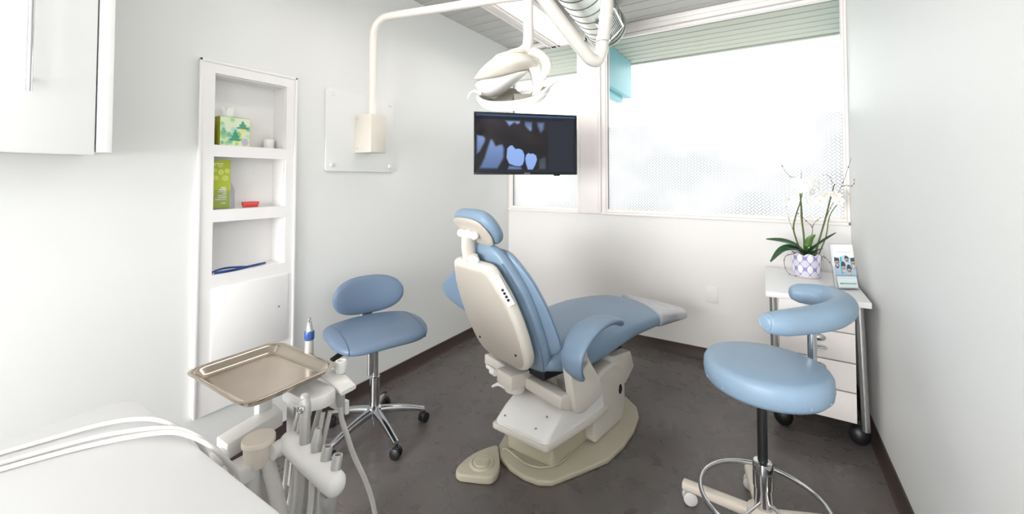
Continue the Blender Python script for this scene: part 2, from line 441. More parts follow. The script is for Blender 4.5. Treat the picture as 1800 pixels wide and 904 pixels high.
# the eave outside, carried on two teal beams
eave = obj('eave', B().box(-3.2, 1.6, YB+.13, 4.62, ZC+.02, ZC+.06), M['groove'], kind='structure')
me = plank_mesh('plank', -3.2, 1.6, .138, M['eave'], .007, .0035)
y += .03
while y+.069 < 4.60:
    o = link('plank', me, None, eave); o.location = (0, y, ZC); y += .138
obj('fascia_board', B().box(-3.2, 1.6, 4.575, 4.62, ZC-.006, ZC+.06, .003), M['eave'], eave)
b = B().box(-1.40, -1.25, YB+.13, 4.50, 2.25, ZC-.002, .006)
tb = thing('eave_beam', 'teal painted eave beam outside the window beside the white post', 'beam', (-1.32, 3.5, 2.2), world=True)
obj('beam', b, M['teal'], tb); obj('lower_batten', B().box(-1.385, -1.315, YB+.13, 4.38, 2.19, 2.25, .004), M['teal'], tb)
tb = thing('eave_beam', 'teal painted eave beam outside at the right edge of the large window', 'beam', (.65, 3.5, 2.2), world=True)
obj('beam', B().box(.58, .73, YB+.13, 4.50, 2.25, ZC-.002, .006), M['teal'], tb); obj('lower_batten', B().box(.60, .67, YB+.13, 4.38, 2.19, 2.25, .004), M['teal'], tb)
obj('ground', B().box(-14, 12, YB+.13, 26, -.3, -.15), M['ground'], kind='structure')
# baseboards with a small cove toe
def bb(name, pr, axis, a0, a1): obj(name, B().prism(pr, axis, a0, a1), M['base'], kind='structure')
bb('baseboard_left', [(XL, 0), (XL+.022, 0), (XL+.016, .006), (XL+.008, .018), (XL+.006, .087), (XL+.003, .09), (XL, .09)], 'y', YF, YB)
bb('baseboard_right', [(XR, 0), (XR-.022, 0), (XR-.016, .006), (XR-.008, .018), (XR-.006, .087), (XR-.003, .09), (XR, .09)], 'y', YF, YB)
bb('baseboard_back', [(YB, 0), (YB-.022, 0), (YB-.016, .006), (YB-.008, .018), (YB-.006, .087), (YB-.003, .09), (YB, .09)], 'x', XL+.02, XR-.02)
# header beam, post, sill
b = B().box(-1.19, XR, 3.352, YB+.12, 2.578, ZC-.001, .004); b.box(-1.19, XR, 3.342, 3.352, 2.61, ZC-.001, .003)
obj('trim_1', b, M['trim'], kind='structure')
b = B().box(-1.412, -1.200, YB-.035, YB+.11, 1.06, 2.648, .006); b.box(-1.200, -1.160, YB-.012, YB+.10, 1.06, 2.575, .005)
b.box(-1.392, -1.385, YB-.040, YB-.03, 1.06, 2.575, .002); b.box(-1.225, -1.218, YB-.040, YB-.03, 1.06, 2.575, .002)
obj('trim_2', b, M['trim'], kind='structure')
obj('trim_3', B().box(XL, XR-.012, YB-.022, YB+.1, 1.052, 1.074, .005), M['trim'], kind='structure')
def window(name, x0, x1, zt=2.575):
    b = B(); y0, y1 = YB-.004, YB+.04
    b.box(x0, x1, y0, y1, 1.074, 1.098, .004); b.box(x0, x1, y0, y1, zt-.025, zt, .004)
    b.box(x0, x0+.014, y0, y1, 1.098, zt-.025, .003); b.box(x1-.014, x1, y0, y1, 1.098, zt-.025, .003)
    wn = obj(name, b, M['trim'], kind='structure')
    g = B(); g.box(x0+.012, x1-.012, YB+.022, YB+.028, 1.094, zt-.02); obj('glass_pane', g, M['glass'], wn)
    f = B(); f.add([(x0+.012, YB+.0205, 1.096), (x1-.012, YB+.0205, 1.096), (x1-.012, YB+.0205, 1.80), (x0+.012, YB+.0205, 1.80)], [(0, 1, 2, 3)])
    obj('window_film', f, M['film'], wn)
    gk = B(); gk.box(x0+.011, x0+.016, YB+.001, YB+.03, 1.098, zt-.025); obj('gasket', gk, M['grille'], wn)
window('window_1', -2.115, -1.412, 2.646); window('window_2', -1.160, .440)
# plain board behind the back wall's left end, between window and corner
obj('trim_4', B().box(XL, -2.115, YB-.004, YB+.1, 1.074, 2.648, .004), M['trim'], kind='structure')
obj('trim_5', B().box(.440, XR, YB-.004, YB+.1, 1.074, 2.575, .004), M['trim'], kind='structure')

# ------------------------------------------------------------------ recessed shelves in the left wall
t = thing('recessed_shelf_unit', 'white built-in recessed shelf unit with three open compartments in the left wall', 'shelves', (XL, 1.01, .45), world=True)
b = B(); x0, x1 = XL+.0005, XL+.016
yo0, yo1, zo0, zo1 = .792, 1.229, .30, 1.892
for (a, c, d, e) in ((yo0, .851, zo0, zo1), (1.179, yo1, zo0, zo1), (.851, 1.179, 1.839, zo1), (.851, 1.179, 1.456, 1.510), (.851, 1.179, 1.156, 1.212), (.851, 1.179, zo0, .917)):
    b.box(x0, x1, a, c, d, e)
obj('face_frame', b, M['niche'], t)
b = B().box(x1, x1+.006, yo0-.004, yo0+.008, zo0, zo1+.004, .002); b.box(x1-.01, x1+.006, yo0-.004, yo1+.004, zo1-.008, zo1+.004, .002); b.box(x1, x1+.006, yo1-.008, yo1+.004, zo0, zo1+.004, .002)
obj('edge_moulding', b, M['niche'], t)
xb = XL-.105
b = B().box(xb-.006, xb, .851, 1.179, .917, 1.839); b.box(xb, XL, .8515, .856, .917, 1.839); b.box(xb, XL, 1.174, 1.1785, .917, 1.839)
b.box(xb, XL, .856, 1.174, 1.834, 1.8395); b.box(xb, XL, .856, 1.174, .9155, .918); obj('liner', b, M['niche'], t)
for z0, z1 in ((1.457, 1.509), (1.157, 1.211)): obj('shelf', B().box(xb, XL+.0003, .856, 1.174, z0, z1), M['niche'], t)
obj('door_panel', B().box(x1+.0005, x1+.006, .850, 1.196, .52, .858, .0025), M['niche'], t)
obj('keyhole', B().cyl((x1+.005, 1.150, .70), (x1+.0075, 1.150, .70), .005, seg=12), M['alum'], t)
# things on the shelves
XS = -2.2
t = thing('tissue_box', 'green and teal patterned tissue box on the top recessed shelf', 'tissue box', (-2.2, .94, 1.51), world=True)
bx0, bx1, by0, by1, bz0, bz1 = -2.245, -2.157, .882, 1.012, 1.5105, 1.648
obj('carton', B().box(bx0, bx1, by0, by1, bz0, bz1, .0015), M['limed'], t)
blobs = [(random.random(), random.random(), random.uniform(.06, .16), random.choice([(92, 176, 140), (150, 206, 120), (236, 226, 130), (170, 220, 200), (196, 214, 90)])) for _ in range(26)]
def tissue_fn(u, v):
    c = (226, 238, 206)
    for x, yv, r, cc in blobs: c = mixc(c, cc, .8*max(0, 1-((u-x)**2+(v-yv)**2)/r**2))
    for (x0_, y0_, h) in ((.5, .18, .42), (.75, .62, .3)):
        q = (v-y0_)/h
        if 0 < q < 1 and abs(u-x0_) < .2*(1-q)*(1+.25*math.sin(v*60)): c = mixc(c, (58, 150, 116), .85)
    if (u-.84)**2*1.1+(v-.15)**2 < .016: c = mixc(c, (190, 180, 226), .9)
    return c
p, cs = grid_print(tissue_fn, lambda u, v: (bx1+.0006, by0+.001+u*(by1-by0-.002), bz0+.001+v*(bz1-bz0-.002)), 60, 60)
obj('printed_side', p, M['print'], t, colors=cs)
p, cs = grid_print(lambda u, v: tissue_fn(v, u), lambda u, v: (bx0+u*(bx1-bx0), by0+v*(by1-by0), bz1+.0006), 30, 30)
obj('printed_top', p, M['print'], t, colors=cs)
b = B(); n = 12; rr = []
for k in range(7):
    z = bz1+.001+.045*k/6
    rr.append([Vector((-2.2+(.012+.014*k/6*math.sin(q*3.1))*math.cos(2*math.pi*q/n)*.8, .935+(.02+.006*k/6)*math.sin(2*math.pi*q/n)+.008*k/6*math.sin(q*2), z+.008*math.sin(q*2.2)*k/6)) for q in range(n)])
b.loft(rr, cap=False); obj('tissue', b, M['paper'], t)
t = thing('brochure_stand', 'clear stand holding lime green brochures with white text on the middle recessed shelf', 'brochure holder', (-2.2, .91, 1.212), world=True)
gx = -2.19
b = B().box(gx, gx+.012, .862, .938, 1.2135, 1.444, .001); obj('brochure', b, M['lime'], t)
b = B()
for yy, zz, r in ((.895, 1.418, .011), (.873, 1.395, .009), (.898, 1.386, .012), (.924, 1.392, .011), (.877, 1.358, .011), (.917, 1.357, .013)):
    b.torus((gx+.0125, yy, zz), r*.6, r*.4, 20, 6, Matrix.Rotation(R(90), 3, 'Y')@Matrix.Scale(.04, 3, (0, 0, 1)) if False else Matrix(((0, 0, .03), (1, 0, 0), (0, 1, 0))))
obj('printed_rings', b, M['limel'], t)
b = B()
for k, (wd, zz) in enumerate(((.022, 1.309), (.031, 1.300), (.036, 1.291), (.016, 1.282), (.036, 1.272), (.036, 1.263), (.046, 1.254), (.020, 1.236))):
    yy = .922-wd
    while yy < .920:
        l = random.uniform(.003, .006); b.box(gx+.0121, gx+.0126, yy, min(yy+l, .922), zz, zz+.0055); yy += l+.0012
for zz, wd in ((1.424, .042), (1.416, .012)): b.box(gx+.0121, gx+.0126, .866, .866+wd, zz, zz+.0035)
obj('printed_text', b, M['paper'], t, kind='stuff')
b = B().box(gx+.015, gx+.017, .858, .957, 1.2125, 1.300); b.box(gx-.03, gx+.03, .858, .957, 1.2115, 1.2135); b.prism([(gx+.017, 1.2135), (gx-.025, 1.2135), (gx-.025, 1.34), (gx+.017, 1.30)], 'y', .955, .957)
obj('acrylic_pocket', b, M['acr'], t)
t = thing('tooth_model', 'small red toothed model lying on the middle recessed shelf', 'model', (-2.2, 1.04, 1.212), world=True)
b = B().box(-2.212, -2.188, 1.003, 1.077, 1.222, 1.240, .003); obj('red_block', b, M['red'], t)
b = B()
for k in range(9): b.box(-2.210, -2.190, 1.007+k*.0075, 1.0125+k*.0075, 1.2125, 1.2235, .0015)
obj('teeth', b, M['red'], t)
b = B().lathe([(.022, 0), (.024, .004), (.026, .05), (.024, .05), (.021, .008)], (-2.215, 1.132, 1.5102), 24)
o = obj('paper_cup', b, M['paper'], label='small white cup at the right end of the top recessed shelf', cat='cup')
t = thing('tongs', 'blue crossing tweezer tongs lying in the bottom recessed compartment', 'tongs', (-2.16, 1.0, .918), world=True)
b = B(); zz = .924
b.tube([(-2.166, .863, zz), (-2.196, .91, zz+.002), (-2.200, .95, zz+.002), (-2.182, .99, zz), (-2.158, 1.018, zz)], .0042, 8, flat=(1.1, .8)); obj('arm', b, M['tool'], t)
b = B(); b.tube([(-2.139, .863, zz), (-2.132, .90, zz), (-2.137, .95, zz), (-2.157, 1.014, zz)], .0048, 8, flat=(1.2, .8)); obj('arm', b, M['tool'], t)
b = B(); b.tube([(-2.156, 1.01, zz+.001), (-2.166, 1.055, zz+.001), (-2.180, 1.105, zz+.001)], [.006, .0075, .006], 8, flat=(.8, 1.1)); obj('handle', b, M['tool'], t)
b = B().ball((-2.156, 1.013, zz+.006), .004); obj('rivet', b, M['chrome'], t)

# ------------------------------------------------------------------ upper cabinet, near left
t = thing('wall_cabinet', 'white wall cabinet with a long bar handle at the upper left', 'cabinet', (-1.98, -.1, 1.43), world=True)
obj('carcass', B().box(XL+.003, -1.842, -.95, .435, 1.438, 2.45, .002), M['white'], t)
obj('end_panel', B().box(-1.842, -1.82, .398, .435, 1.438, 2.45, .002), M['white'], t)
for y0, y1, hy in ((-.28, .394, .25), (-.95, -.284, -.85)):
    d = obj('door', B().box(-1.841, -1.82, y0, y1, 1.428, 2.45, .0025), M['white'], t)
    b = B(); b.tube([(-1.79, hy, 1.605), (-1.79, hy, 2.05)], .0065, 12, smooth=False)
    for z in (1.64, 2.01): b.cyl((-1.82, hy, z), (-1.79, hy, z), .005)
    obj('bar_handle', b, M['chrome'], d)

# ------------------------------------------------------------------ wall plate behind the lamp box
t = thing('mounting_board', 'white mounting board with four corner caps behind the lamp wall box', 'board', (XL, 1.66, 1.4), world=True)
obj('board', B().prism([(1.407, 1.398), (1.912, 1.398), (1.912, 1.888), (1.407, 1.888)], 'x', XL+.0005, XL+.014, .004, round_=.02), M['wall'], t)
for yy, zz in ((1.445, 1.85), (1.872, 1.85), (1.445, 1.436), (1.872, 1.436)):
    obj('screw_cap', B().lathe([(.013, 0), (.013, .004), (.009, .008), (.001, .009)], (XL+.014, yy, zz), 16, Matrix.Rotation(R(90), 3, 'Y')), M['plas'], t)

# ------------------------------------------------------------------ dental lamp on its wall arm
t = thing('dental_lamp', 'cream dental operating lamp hanging from a jointed wall arm', 'lamp', (XL, 1.66, 1.51), world=True)
bxo = obj('wall_box', B().box(XL+.0145, -1.985, 1.597, 1.712, 1.513, 1.744, .004), M['lampg'], t)
for z in (1.54, 1.72): obj('screw', B().cyl((-2.112, 1.5975, z), (-2.112, 1.595, z), .004, seg=10), M['alum'], bxo)
b = B(); xs = -2.045
b.tube([(xs, 1.657, 1.735), (xs, 1.657, 1.95), (xs, 1.657, 2.20), (xs+.012, 1.66, 2.285), (xs+.06, 1.675, 2.338), (xs+.14, 1.695, 2.349), (xs+.40, 1.757, 2.349), (xs+.9, 1.879, 2.349), (-.74, 2.045, 2.349)], .0235, 16, 8)
obj('wall_pipe', b, M['arm'], t)
b = B(); b.tube([(-.77, 2.04, 2.349), (-.735, 2.06, 2.352), (-.712, 2.078, 2.33), (-.708, 2.085, 2.285), (-.714, 2.087, 2.20)], .034, 16, 8); obj('elbow', b, M['arm'], t)
b = B(); b.cyl((-.714, 2.087, 2.225), (-.714, 2.087, 2.205), .037, seg=20); obj('collar', b, M['arm'], t)
b = B(); b.tube([(-.714, 2.087, 2.215), (-.722, 2.085, 2.14), (-.732, 2.083, 2.085)], .0335, 16, 6); obj('drop_pipe', b, M['arm'], t)
b = B(); b.torus((-.732, 2.083, 2.085), .034, .003, 28, 8); obj('joint_ring', b, M['chrome'], t)
b = B(); b.tube([(-.732, 2.083, 2.09), (-.738, 2.080, 2.03), (-.752, 2.062, 1.985), (-.775, 2.030, 1.985), (-.795, 1.995, 2.012), (-.845, 1.892, 2.105), (-.925, 1.722, 2.262)], .0345, 16, 8); obj('spring_arm', b, M['arm'], t)
b = B(); b.tube([(-.80, 2.012, 1.975), (-.862, 1.89, 2.085), (-.945, 1.72, 2.24)], .006, 8, 6); obj('arm_cover_strip', b, M['grille'], t)
b = B(); b.ball((-.942, 1.70, 2.285), .045, .045, .04); obj('knuckle', b, M['arm'], t)
b = B(); b.tube([(-.957, 1.679, 2.29), (-.957, 1.680, 2.09)], .0245, 16, smooth=False); b.tube([(-.957, 1.680, 2.10), (-.957, 1.680, 2.03), (-.963, 1.677, 1.985), (-.985, 1.665, 1.965)], [.0255, .0255, .026, .024], 16, 6); obj('stem', b, M['arm'], t)
HC = Vector((-1.027, 1.644, 1.83)); HR = Vector((.848, .53, 0)); HF = Vector((-.53, .848, 0)); HU = Vector((0, 0, 1))
def hp(px, py, y=0.0): return HC+HR*((px-900)*.00273)+HF*y+HU*((140-py)*.00273)
def blob(rows, yo=0.0, e=.85, n=24):
    rings = []
    for px, zt, zb, d in rows: rings.append(sring(hp(px, (zt+zb)/2, yo), HF, HU, d, abs(zb-zt)/2*.00273, n, e))
    return rings
def dense(rows, k=4):
    cols = [catmull([(r[0], r[i], 0) for r in rows], k) for i in (1, 2, 3)]
    return [(cols[0][j].x, cols[0][j].y, cols[1][j].y, max(cols[2][j].y, .004)) for j in range(len(cols[0]))]
head = obj('upper_shell', B().loft(blob(dense([(834, 137, 140, .008), (845, 124, 141.5, .05), (860, 111, 141.5, .085), (880, 101, 138, .105), (900, 98, 132.5, .112), (920, 99, 126, .10), (935, 104, 122, .07), (947, 113, 124, .02)]))), M['lampg'], t)
obj('light_visor', B().loft(blob(dense([(836, 149, 153, .008), (846, 143.5, 165, .05), (862, 142, 170.5, .078), (880, 139, 166, .082), (900, 133.5, 151, .068), (915, 128, 140, .04), (927, 125.5, 129, .01)]), -.012)), M['plas'], t)
b = B(); pts = [(924, 112), (944, 106), (950, 128), (957, 150), (946, 168), (934, 172), (937, 152), (933, 130)]
XH = Matrix(((HR.x, HF.x, 0, HC.x), (HR.y, HF.y, 0, HC.y), (0, 0, 1, HC.z), (0, 0, 0, 1)))
b.prism([((x-900)*.00273, (140-y)*.00273) for x, y in pts], 'y', -.03, .035, .008, m=XH, round_=.012); obj('side_strut', b, M['lampg'], t)
def rim_z(th):   # picture-row height of the rim, in lamp units
    c, s_ = math.cos(th), math.sin(th)
    return 162-8*c+(31 if s_ < 0 else -3)*abs(s_)
rings = []; rin = []
for i in range(48):
    th = 2*math.pi*i/48; c, s_ = math.cos(th), math.sin(th)
    hh = (8.5 if s_ < 0 else 5)*(.55+.45*abs(s_)); zc = rim_z(th)
    a, d = 63, .105
    rings.append([hp(902+a*c*k, zc+dz*hh, d*s_*k) for k, dz in ((1.0, -1), (1.035, 0), (.98, 1), (.93, 1), (.95, 0), (.955, -1))])
obj('lower_rim', B().loft(rings, loop=True), M['plas'], t)
tab = [(843, 170), (862, 174), (873, 171), (882, 161), (893, 155), (905, 155), (915, 163), (925, 167), (935, 163), (946, 150), (960, 158)]
tp = catmull([(x, y, 0) for x, y in tab], 5); rings = []
for p in tp:
    p = Vector((p.x, p.y-7, 0)); yy = .098*math.sqrt(max(0.02, 1-((p.x-902)/62)**2))
    zb_ = max(p.y+1.5, 178-16*((p.x-902)/60)**2)
    rings.append([hp(p.x, p.y, yy), hp(p.x, p.y, yy+.006), hp(p.x, zb_, yy*.8+.006), hp(p.x, zb_, yy*.8)])
obj('reflector', B().loft(rings), M['lampd'], t)
b = B(); rings = []
for k, zo in ((.94, 0), (.8, 5), (.55, 7), (.25, 8), (.02, 8)):
    rings.append([hp(902+63*math.cos(2*math.pi*i/32)*k, rim_z(2*math.pi*i/32)*.75+.25*172+3+zo*.5, .105*math.sin(2*math.pi*i/32)*k) for i in range(32)])
b.loft(rings, cap=False); obj('dish', b, M['lampd'], t)
b = B(); b.tube([hp(929, 80, .0), hp(914, 92, -.02), hp(893, 102, -.06), hp(876, 110, -.09), hp(866, 117, -.088)], [.022, .020, .015, .011, .006], 12, 6, flat=(1, 1.1))
obj('yoke_arm', b, M['arm'], t)
b = B(); b.tube([hp(926, 88, .0), hp(945, 95, -.01), hp(957, 107, -.02), hp(961, 121, -.025), hp(956, 136, -.03)], [.021, .020, .021, .023, .019], 12, 6, flat=(1.1, .9)); b.ball(hp(954.5, 137.5, -.03), .019); obj('yoke_arm', b, M['arm'], t)
b = B(); b.tube([hp(846, 167, -.03), hp(836, 164, -.04), hp(828, 168, -.045), hp(823.5, 178, -.045)], [.008, .006, .004, .003], 8, 6); obj('handle', b, M['plas'], t)
b = B(); b.tube([hp(940, 172, -.04), hp(955, 165, -.045), hp(966, 155, -.05), hp(980, 146, -.05)], [.013, .016, .010, .0035], 10, 6, flat=(.7, 1.1)); obj('handle', b, M['plas'], t)

# ------------------------------------------------------------------ ceiling light fixture, and an added unseen copy for fill
def fixture(x0, x1, y0, y1, label):
    t = thing('ceiling_light', label, 'light', ((x0+x1)/2, (y0+y1)/2, ZC), world=True)
    b = B(); b.box(x0, x0+.115, y0, y1, 2.50, 2.535, .004); b.box(x1-.115, x1, y0, y1, 2.50, 2.535, .004) if x1-x0 > .5 else b.box(x1-.04, x1, y0, y1, 2.50, 2.535, .004)
    b.box(x0+.015, x0+.115, y0+.01, y1-.01, 2.535, ZC-.003); b.box(x1-.035, x1-.01, y0+.01, y1-.01, 2.535, ZC-.003)
    b.box(x0, x1, y0, y0+.04, 2.50, ZC-.003, .004); b.box(x0, x1, y1-.04, y1, 2.50, ZC-.003, .004)
    obj('housing', b, M['trim'], t)
    b = B(); b.box(x0+.025, x0+.035, y0, y1, 2.494, 2.502, .002); b.box(x0+.085, x0+.095, y0, y1, 2.492, 2.502, .002); obj('edge_rail', b, M['trim'], t)
    obj('lens', B().box(x0+.115, x1-.035, y0+.04, y1-.04, 2.53, 2.536), M['lens'], t)
fixture(-1.60, -1.25, .95, 3.18, 'long white fluorescent ceiling light beside the metal duct')
fixture(-.95, -.60, -3.6, -1.15, 'added unseen fill light behind the camera, built like the fluorescent ceiling light')  # unseen fixture added behind the camera for more room light

# ------------------------------------------------------------------ spiral duct
de = Vector((-1.02, 2.97, 2.505)); dd = Vector((-.12, .993, 0)).normalized(); dl = Vector((dd.y, -dd.x, 0)); du = Vector((0, 0, 1))
t = thing('spiral_duct', 'galvanised round spiral duct under the ceiling beside the lamp arm', 'duct', tuple(de-dd*.4), world=True)
LEN = .92; rr = .141; b = B(); rings = []
n = 90
for i in range(n+1):
    u = i/n*LEN; p = de-dd*(LEN-u)
    rings.append([p+(dl*math.cos(2*math.pi*k/40)+du*math.sin(2*math.pi*k/40))*rr for k in range(40)])
b.loft(rings, cap=False); obj('pipe', b, M['galv'], t)
b = B()
prs = []
for i in range(8*36+1):
    a = 2*math.pi*i/36; u = LEN*i/(8*36)
    prs.append(de-dd*(LEN-u)+(dl*math.cos(a)+du*math.sin(a))*(rr+.001))
b.tube(prs, .0028, 6, smooth=False); obj('spiral_seam', b, M['grille'], t)
Rm = Matrix((dl, du, dd)).transposed()
for off_, r_ in ((0.0, .010), (-.055, .006)):
    b = B(); b.torus(de+dd*off_, rr+.006, r_, 48, 10, Rm); obj('end_collar', b, M['galv'], t)
b = B(); b.loft([[de+dd*.0+(dl*math.cos(2*math.pi*k/40)+du*math.sin(2*math.pi*k/40))*q for k in range(40)] for q in (rr, .001)], cap=False); obj('end_cap', b, M['galv'], t); b = B(); b.loft([[de-dd*LEN+(dl*math.cos(2*math.pi*k/40)+du*math.sin(2*math.pi*k/40))*q for k in range(40)] for q in (rr, .001)], cap=False); obj('end_cap', b, M['galv'], t)
nrm = (dl*.70-du*.714).normalized(); tg = (dl*.714+du*.70).normalized()
gx = Matrix(((dd.x, tg.x, nrm.x, 0), (dd.y, tg.y, nrm.y, 0), (dd.z, tg.z, nrm.z, 0), (0, 0, 0, 1))); gc = de-dd*.30+nrm*(rr+.002); gx.translation = gc
b = B(); b.box(-.17, .17, -.075, -.06, -.03, .012, .002, m=gx); b.box(-.17, .17, .06, .075, -.03, .012, .002, m=gx); b.box(-.17, -.155, -.06, .06, -.03, .012, .002, m=gx); b.box(.155, .17, -.06, .06, -.03, .012, .002, m=gx)
reg = obj('register', b, M['galv'], t)
obj('register_back', B().box(-.155, .155, -.06, .06, -.02, -.015, m=gx), M['grille'], reg)
for k in range(10): obj('blade', B().box(-.15, .15, -.055+k*.012, -.0515+k*.012, -.012, .008, m=gx), M['alum'], reg)

# ------------------------------------------------------------------ television with a dental x-ray
A = Vector((-1.691, 2.215, 0)); Bq = Vector((-1.164, 2.752, 0)); ex = (Bq-A).normalized(); ey = Vector((-ex.y, ex.x, 0)); WT = (Bq-A).length
t = thing('television', 'black wall television showing a blue dental x-ray', 'television', tuple((A+Bq)/2+Vector((0, 0, 1.385))), math.atan2(ex.y, ex.x))
z0, z1 = 0.0, .432; hw = WT/2
obj('back_case', B().box(-hw+.02, hw-.02, .012, .05, .02, z1-.03, .012), M['tvb'], t)
b = B(); b.box(-hw, hw, -.006, .014, z0, .018, .003); b.box(-hw, hw, -.006, .014, z1-.013, z1, .003); b.box(-hw, -hw+.013, -.006, .014, .018, z1-.013, .003); b.box(hw-.013, hw, -.006, .014, .018, z1-.013, .003)
bz = obj('bezel', b, M['tvb'], t)
b = B()
for k in range(7): b.box(-.022+k*.0063, -.0175+k*.0063, -.0066, -.006, .006, .0115)
obj('maker_mark', b, M['alum'], bz)
obj('sensor_bump', B().box(.20, .245, -.003, .012, -.008, .002, .003), M['tvb'], t)
def ell(u, v, cx, cy, rx, ry, rot=0, p=2.0):
    x, y = u-cx, v-cy; c, s_ = math.cos(rot), math.sin(rot); x, y = x*c+y*s_, -x*s_+y*c
    return 1-((abs(x)/rx)**p+(abs(y)/ry)**p)**(1/p)
XP = []
for pts, c0, c1, soft in (
    ([(305, 116), (435, 116), (432, 150), (400, 160), (385, 148), (345, 180), (325, 150)], (120, 146, 196), (150, 180, 230), .03),
    ([(450, 118), (525, 118), (522, 190), (505, 212), (480, 195), (450, 160)], (150, 180, 228), (78, 96, 132), .03),
    ([(540, 118), (618, 118), (615, 185), (575, 235), (555, 200), (540, 160)], (92, 112, 140), (104, 130, 176), .04),
    ([(108, 224), (170, 235), (190, 260), (185, 290), (150, 360), (108, 400)], (96, 118, 160), (136, 164, 212), .03),
    ([(120, 492), (160, 400), (190, 300), (205, 262), (225, 252), (245, 275), (258, 300), (285, 290), (310, 295), (322, 330), (320, 400), (300, 440), (270, 492)], (92, 116, 162), (134, 162, 214), .035),
    ([(340, 450), (440, 462), (448, 492), (326, 492)], (92, 114, 160), (110, 136, 186), .02),
    ([(330, 330), (350, 308), (370, 303), (392, 330), (420, 328), (445, 340), (460, 375), (458, 420), (445, 455), (420, 465), (385, 460), (345, 445), (325, 400)], (146, 178, 240), (154, 188, 248), .008),
    ([(468, 375), (485, 358), (500, 365), (520, 362), (545, 378), (553, 410), (540, 450), (520, 488), (480, 488), (465, 440), (460, 400)], (146, 178, 240), (154, 188, 248), .008),
    ([(555, 405), (600, 380), (626, 385), (626, 492), (555, 492)], (78, 90, 96), (60, 70, 84), .03)):
    P_ = [((x-112)/728, 1-(y-80)/425) for x, y in pts]
    XP.append((P_, (min(p[0] for p in P_), min(p[1] for p in P_), max(p[0] for p in P_), max(p[1] for p in P_)), c0, c1, soft))
def poly_d(P_, x, y):
    ins = False; dm = 9
    for (x0, y0), (x1, y1) in zip(P_, P_[1:]+P_[:1]):
        if (y0 > y) != (y1 > y) and x < (x1-x0)*(y-y0)/(y1-y0)+x0: ins = not ins
        dx, dy = x1-x0, y1-y0; q = max(0, min(1, ((x-x0)*dx+(y-y0)*dy)/(dx*dx+dy*dy)))
        dm = min(dm, math.hypot((x-x0-q*dx), (y-y0-q*dy)*.58))
    return dm if ins else -dm
def xray(u, v):
    # u 0..1 left to right, v 0..1 bottom to top, over the visible panel
    if v > .945: return (62, 84, 116) if v > .965 else (26, 34, 52)
    if v > .91: return (20, 26, 40) if not (.88 < u < .98 and .918 < v < .93 and int(u*110) % 2) else (70, 80, 96)
    if v < .035: return (34, 40, 52) if int(u*60) % 7 else (44, 52, 66)
    if u > .715: return (38, 42, 54) if u < .98 else (24, 26, 32)
    c = (30, 26, 32); x = u; 
    c = mixc(c, (62, 60, 74), sstep(.55, .9, v)*(1-x/.7)*.9)
    c = mixc(c, (44, 38, 42), .5+.5*math.sin(x*17+v*9))if v > .5 else c
    def tooth(c, e, col, soft=.12): return mixc(c, col, sstep(0, soft, e))
    for poly, box, c0, c1, soft in XP:
        if not (box[0] < u < box[2] and box[1] < v < box[3]): continue
        d = poly_d(poly, u, v)
        if d > 0: c = mixc(c, mixc(c0, c1, (v-box[1])/(box[3]-box[1])), sstep(0, soft, d))
    return mixc(c, (24, 24, 34), sstep(.715, .69, x)*0)
p, cs = grid_print(xray, lambda u, v: (-hw+.012+u*(2*hw-.024), -.001, .017+v*(z1-.029)), 190, 110)
obj('screen', p, M['screen'], t, colors=cs)
b = B(); b.box(-.06, .06, .05, .07, .14, .30, .004); obj('mount_plate', b, M['black'], t)
wc = t.matrix_basis.inverted()
def loc(p): return wc @ Vector(p)
b = B(); b.tube([loc((-1.50, 2.62, 1.6)), loc((-1.62, 2.75, 1.6))], .016, 10, smooth=False); b.tube([loc((-1.62, 2.75, 1.6)), loc((-2.13, 3.1, 1.6))], .016, 10, smooth=False); b.cyl(loc((-1.62, 2.75, 1.56)), loc((-1.62, 2.75, 1.64)), .022); obj('swing_arm', b, M['black'], t)
b = B(); q = [loc((-2.149, 3.05, 1.5)), loc((-2.149, 3.15, 1.5)), loc((-2.149, 3.15, 1.7)), loc((-2.149, 3.05, 1.7))]; q2 = [loc((-2.125, 3.05, 1.5)), loc((-2.125, 3.15, 1.5)), loc((-2.125, 3.15, 1.7)), loc((-2.125, 3.05, 1.7))]
b.loft([q, q2]); obj('wall_bracket', b, M['black'], t)

# ------------------------------------------------------------------ blank wall plate
t = thing('wall_plate', 'white blank wall plate low on the back wall', 'wall plate', (-.355, YB, .49), world=True)
obj('plate', B().box(-.396, -.314, YB-.006, YB-.0003, .434, .552, .003), M['wall_b'], t)
for z in (.46, .526): obj('screw', B().cyl((-.355, YB-.006, z), (-.355, YB-.0075, z), .003, seg=10), M['plas'], t)

# ------------------------------------------------------------------ DENTAL CHAIR  (x across, y toward the feet, z up)
t = thing('dental_chair', 'blue vinyl dental chair with beige back shell and base in the middle of the room', 'dental chair', (-.95, 2.06, 0), R(-19))
X_, Y_, Z_ = Vector((1, 0, 0)), Vector((0, 1, 0)), Vector((0, 0, 1))
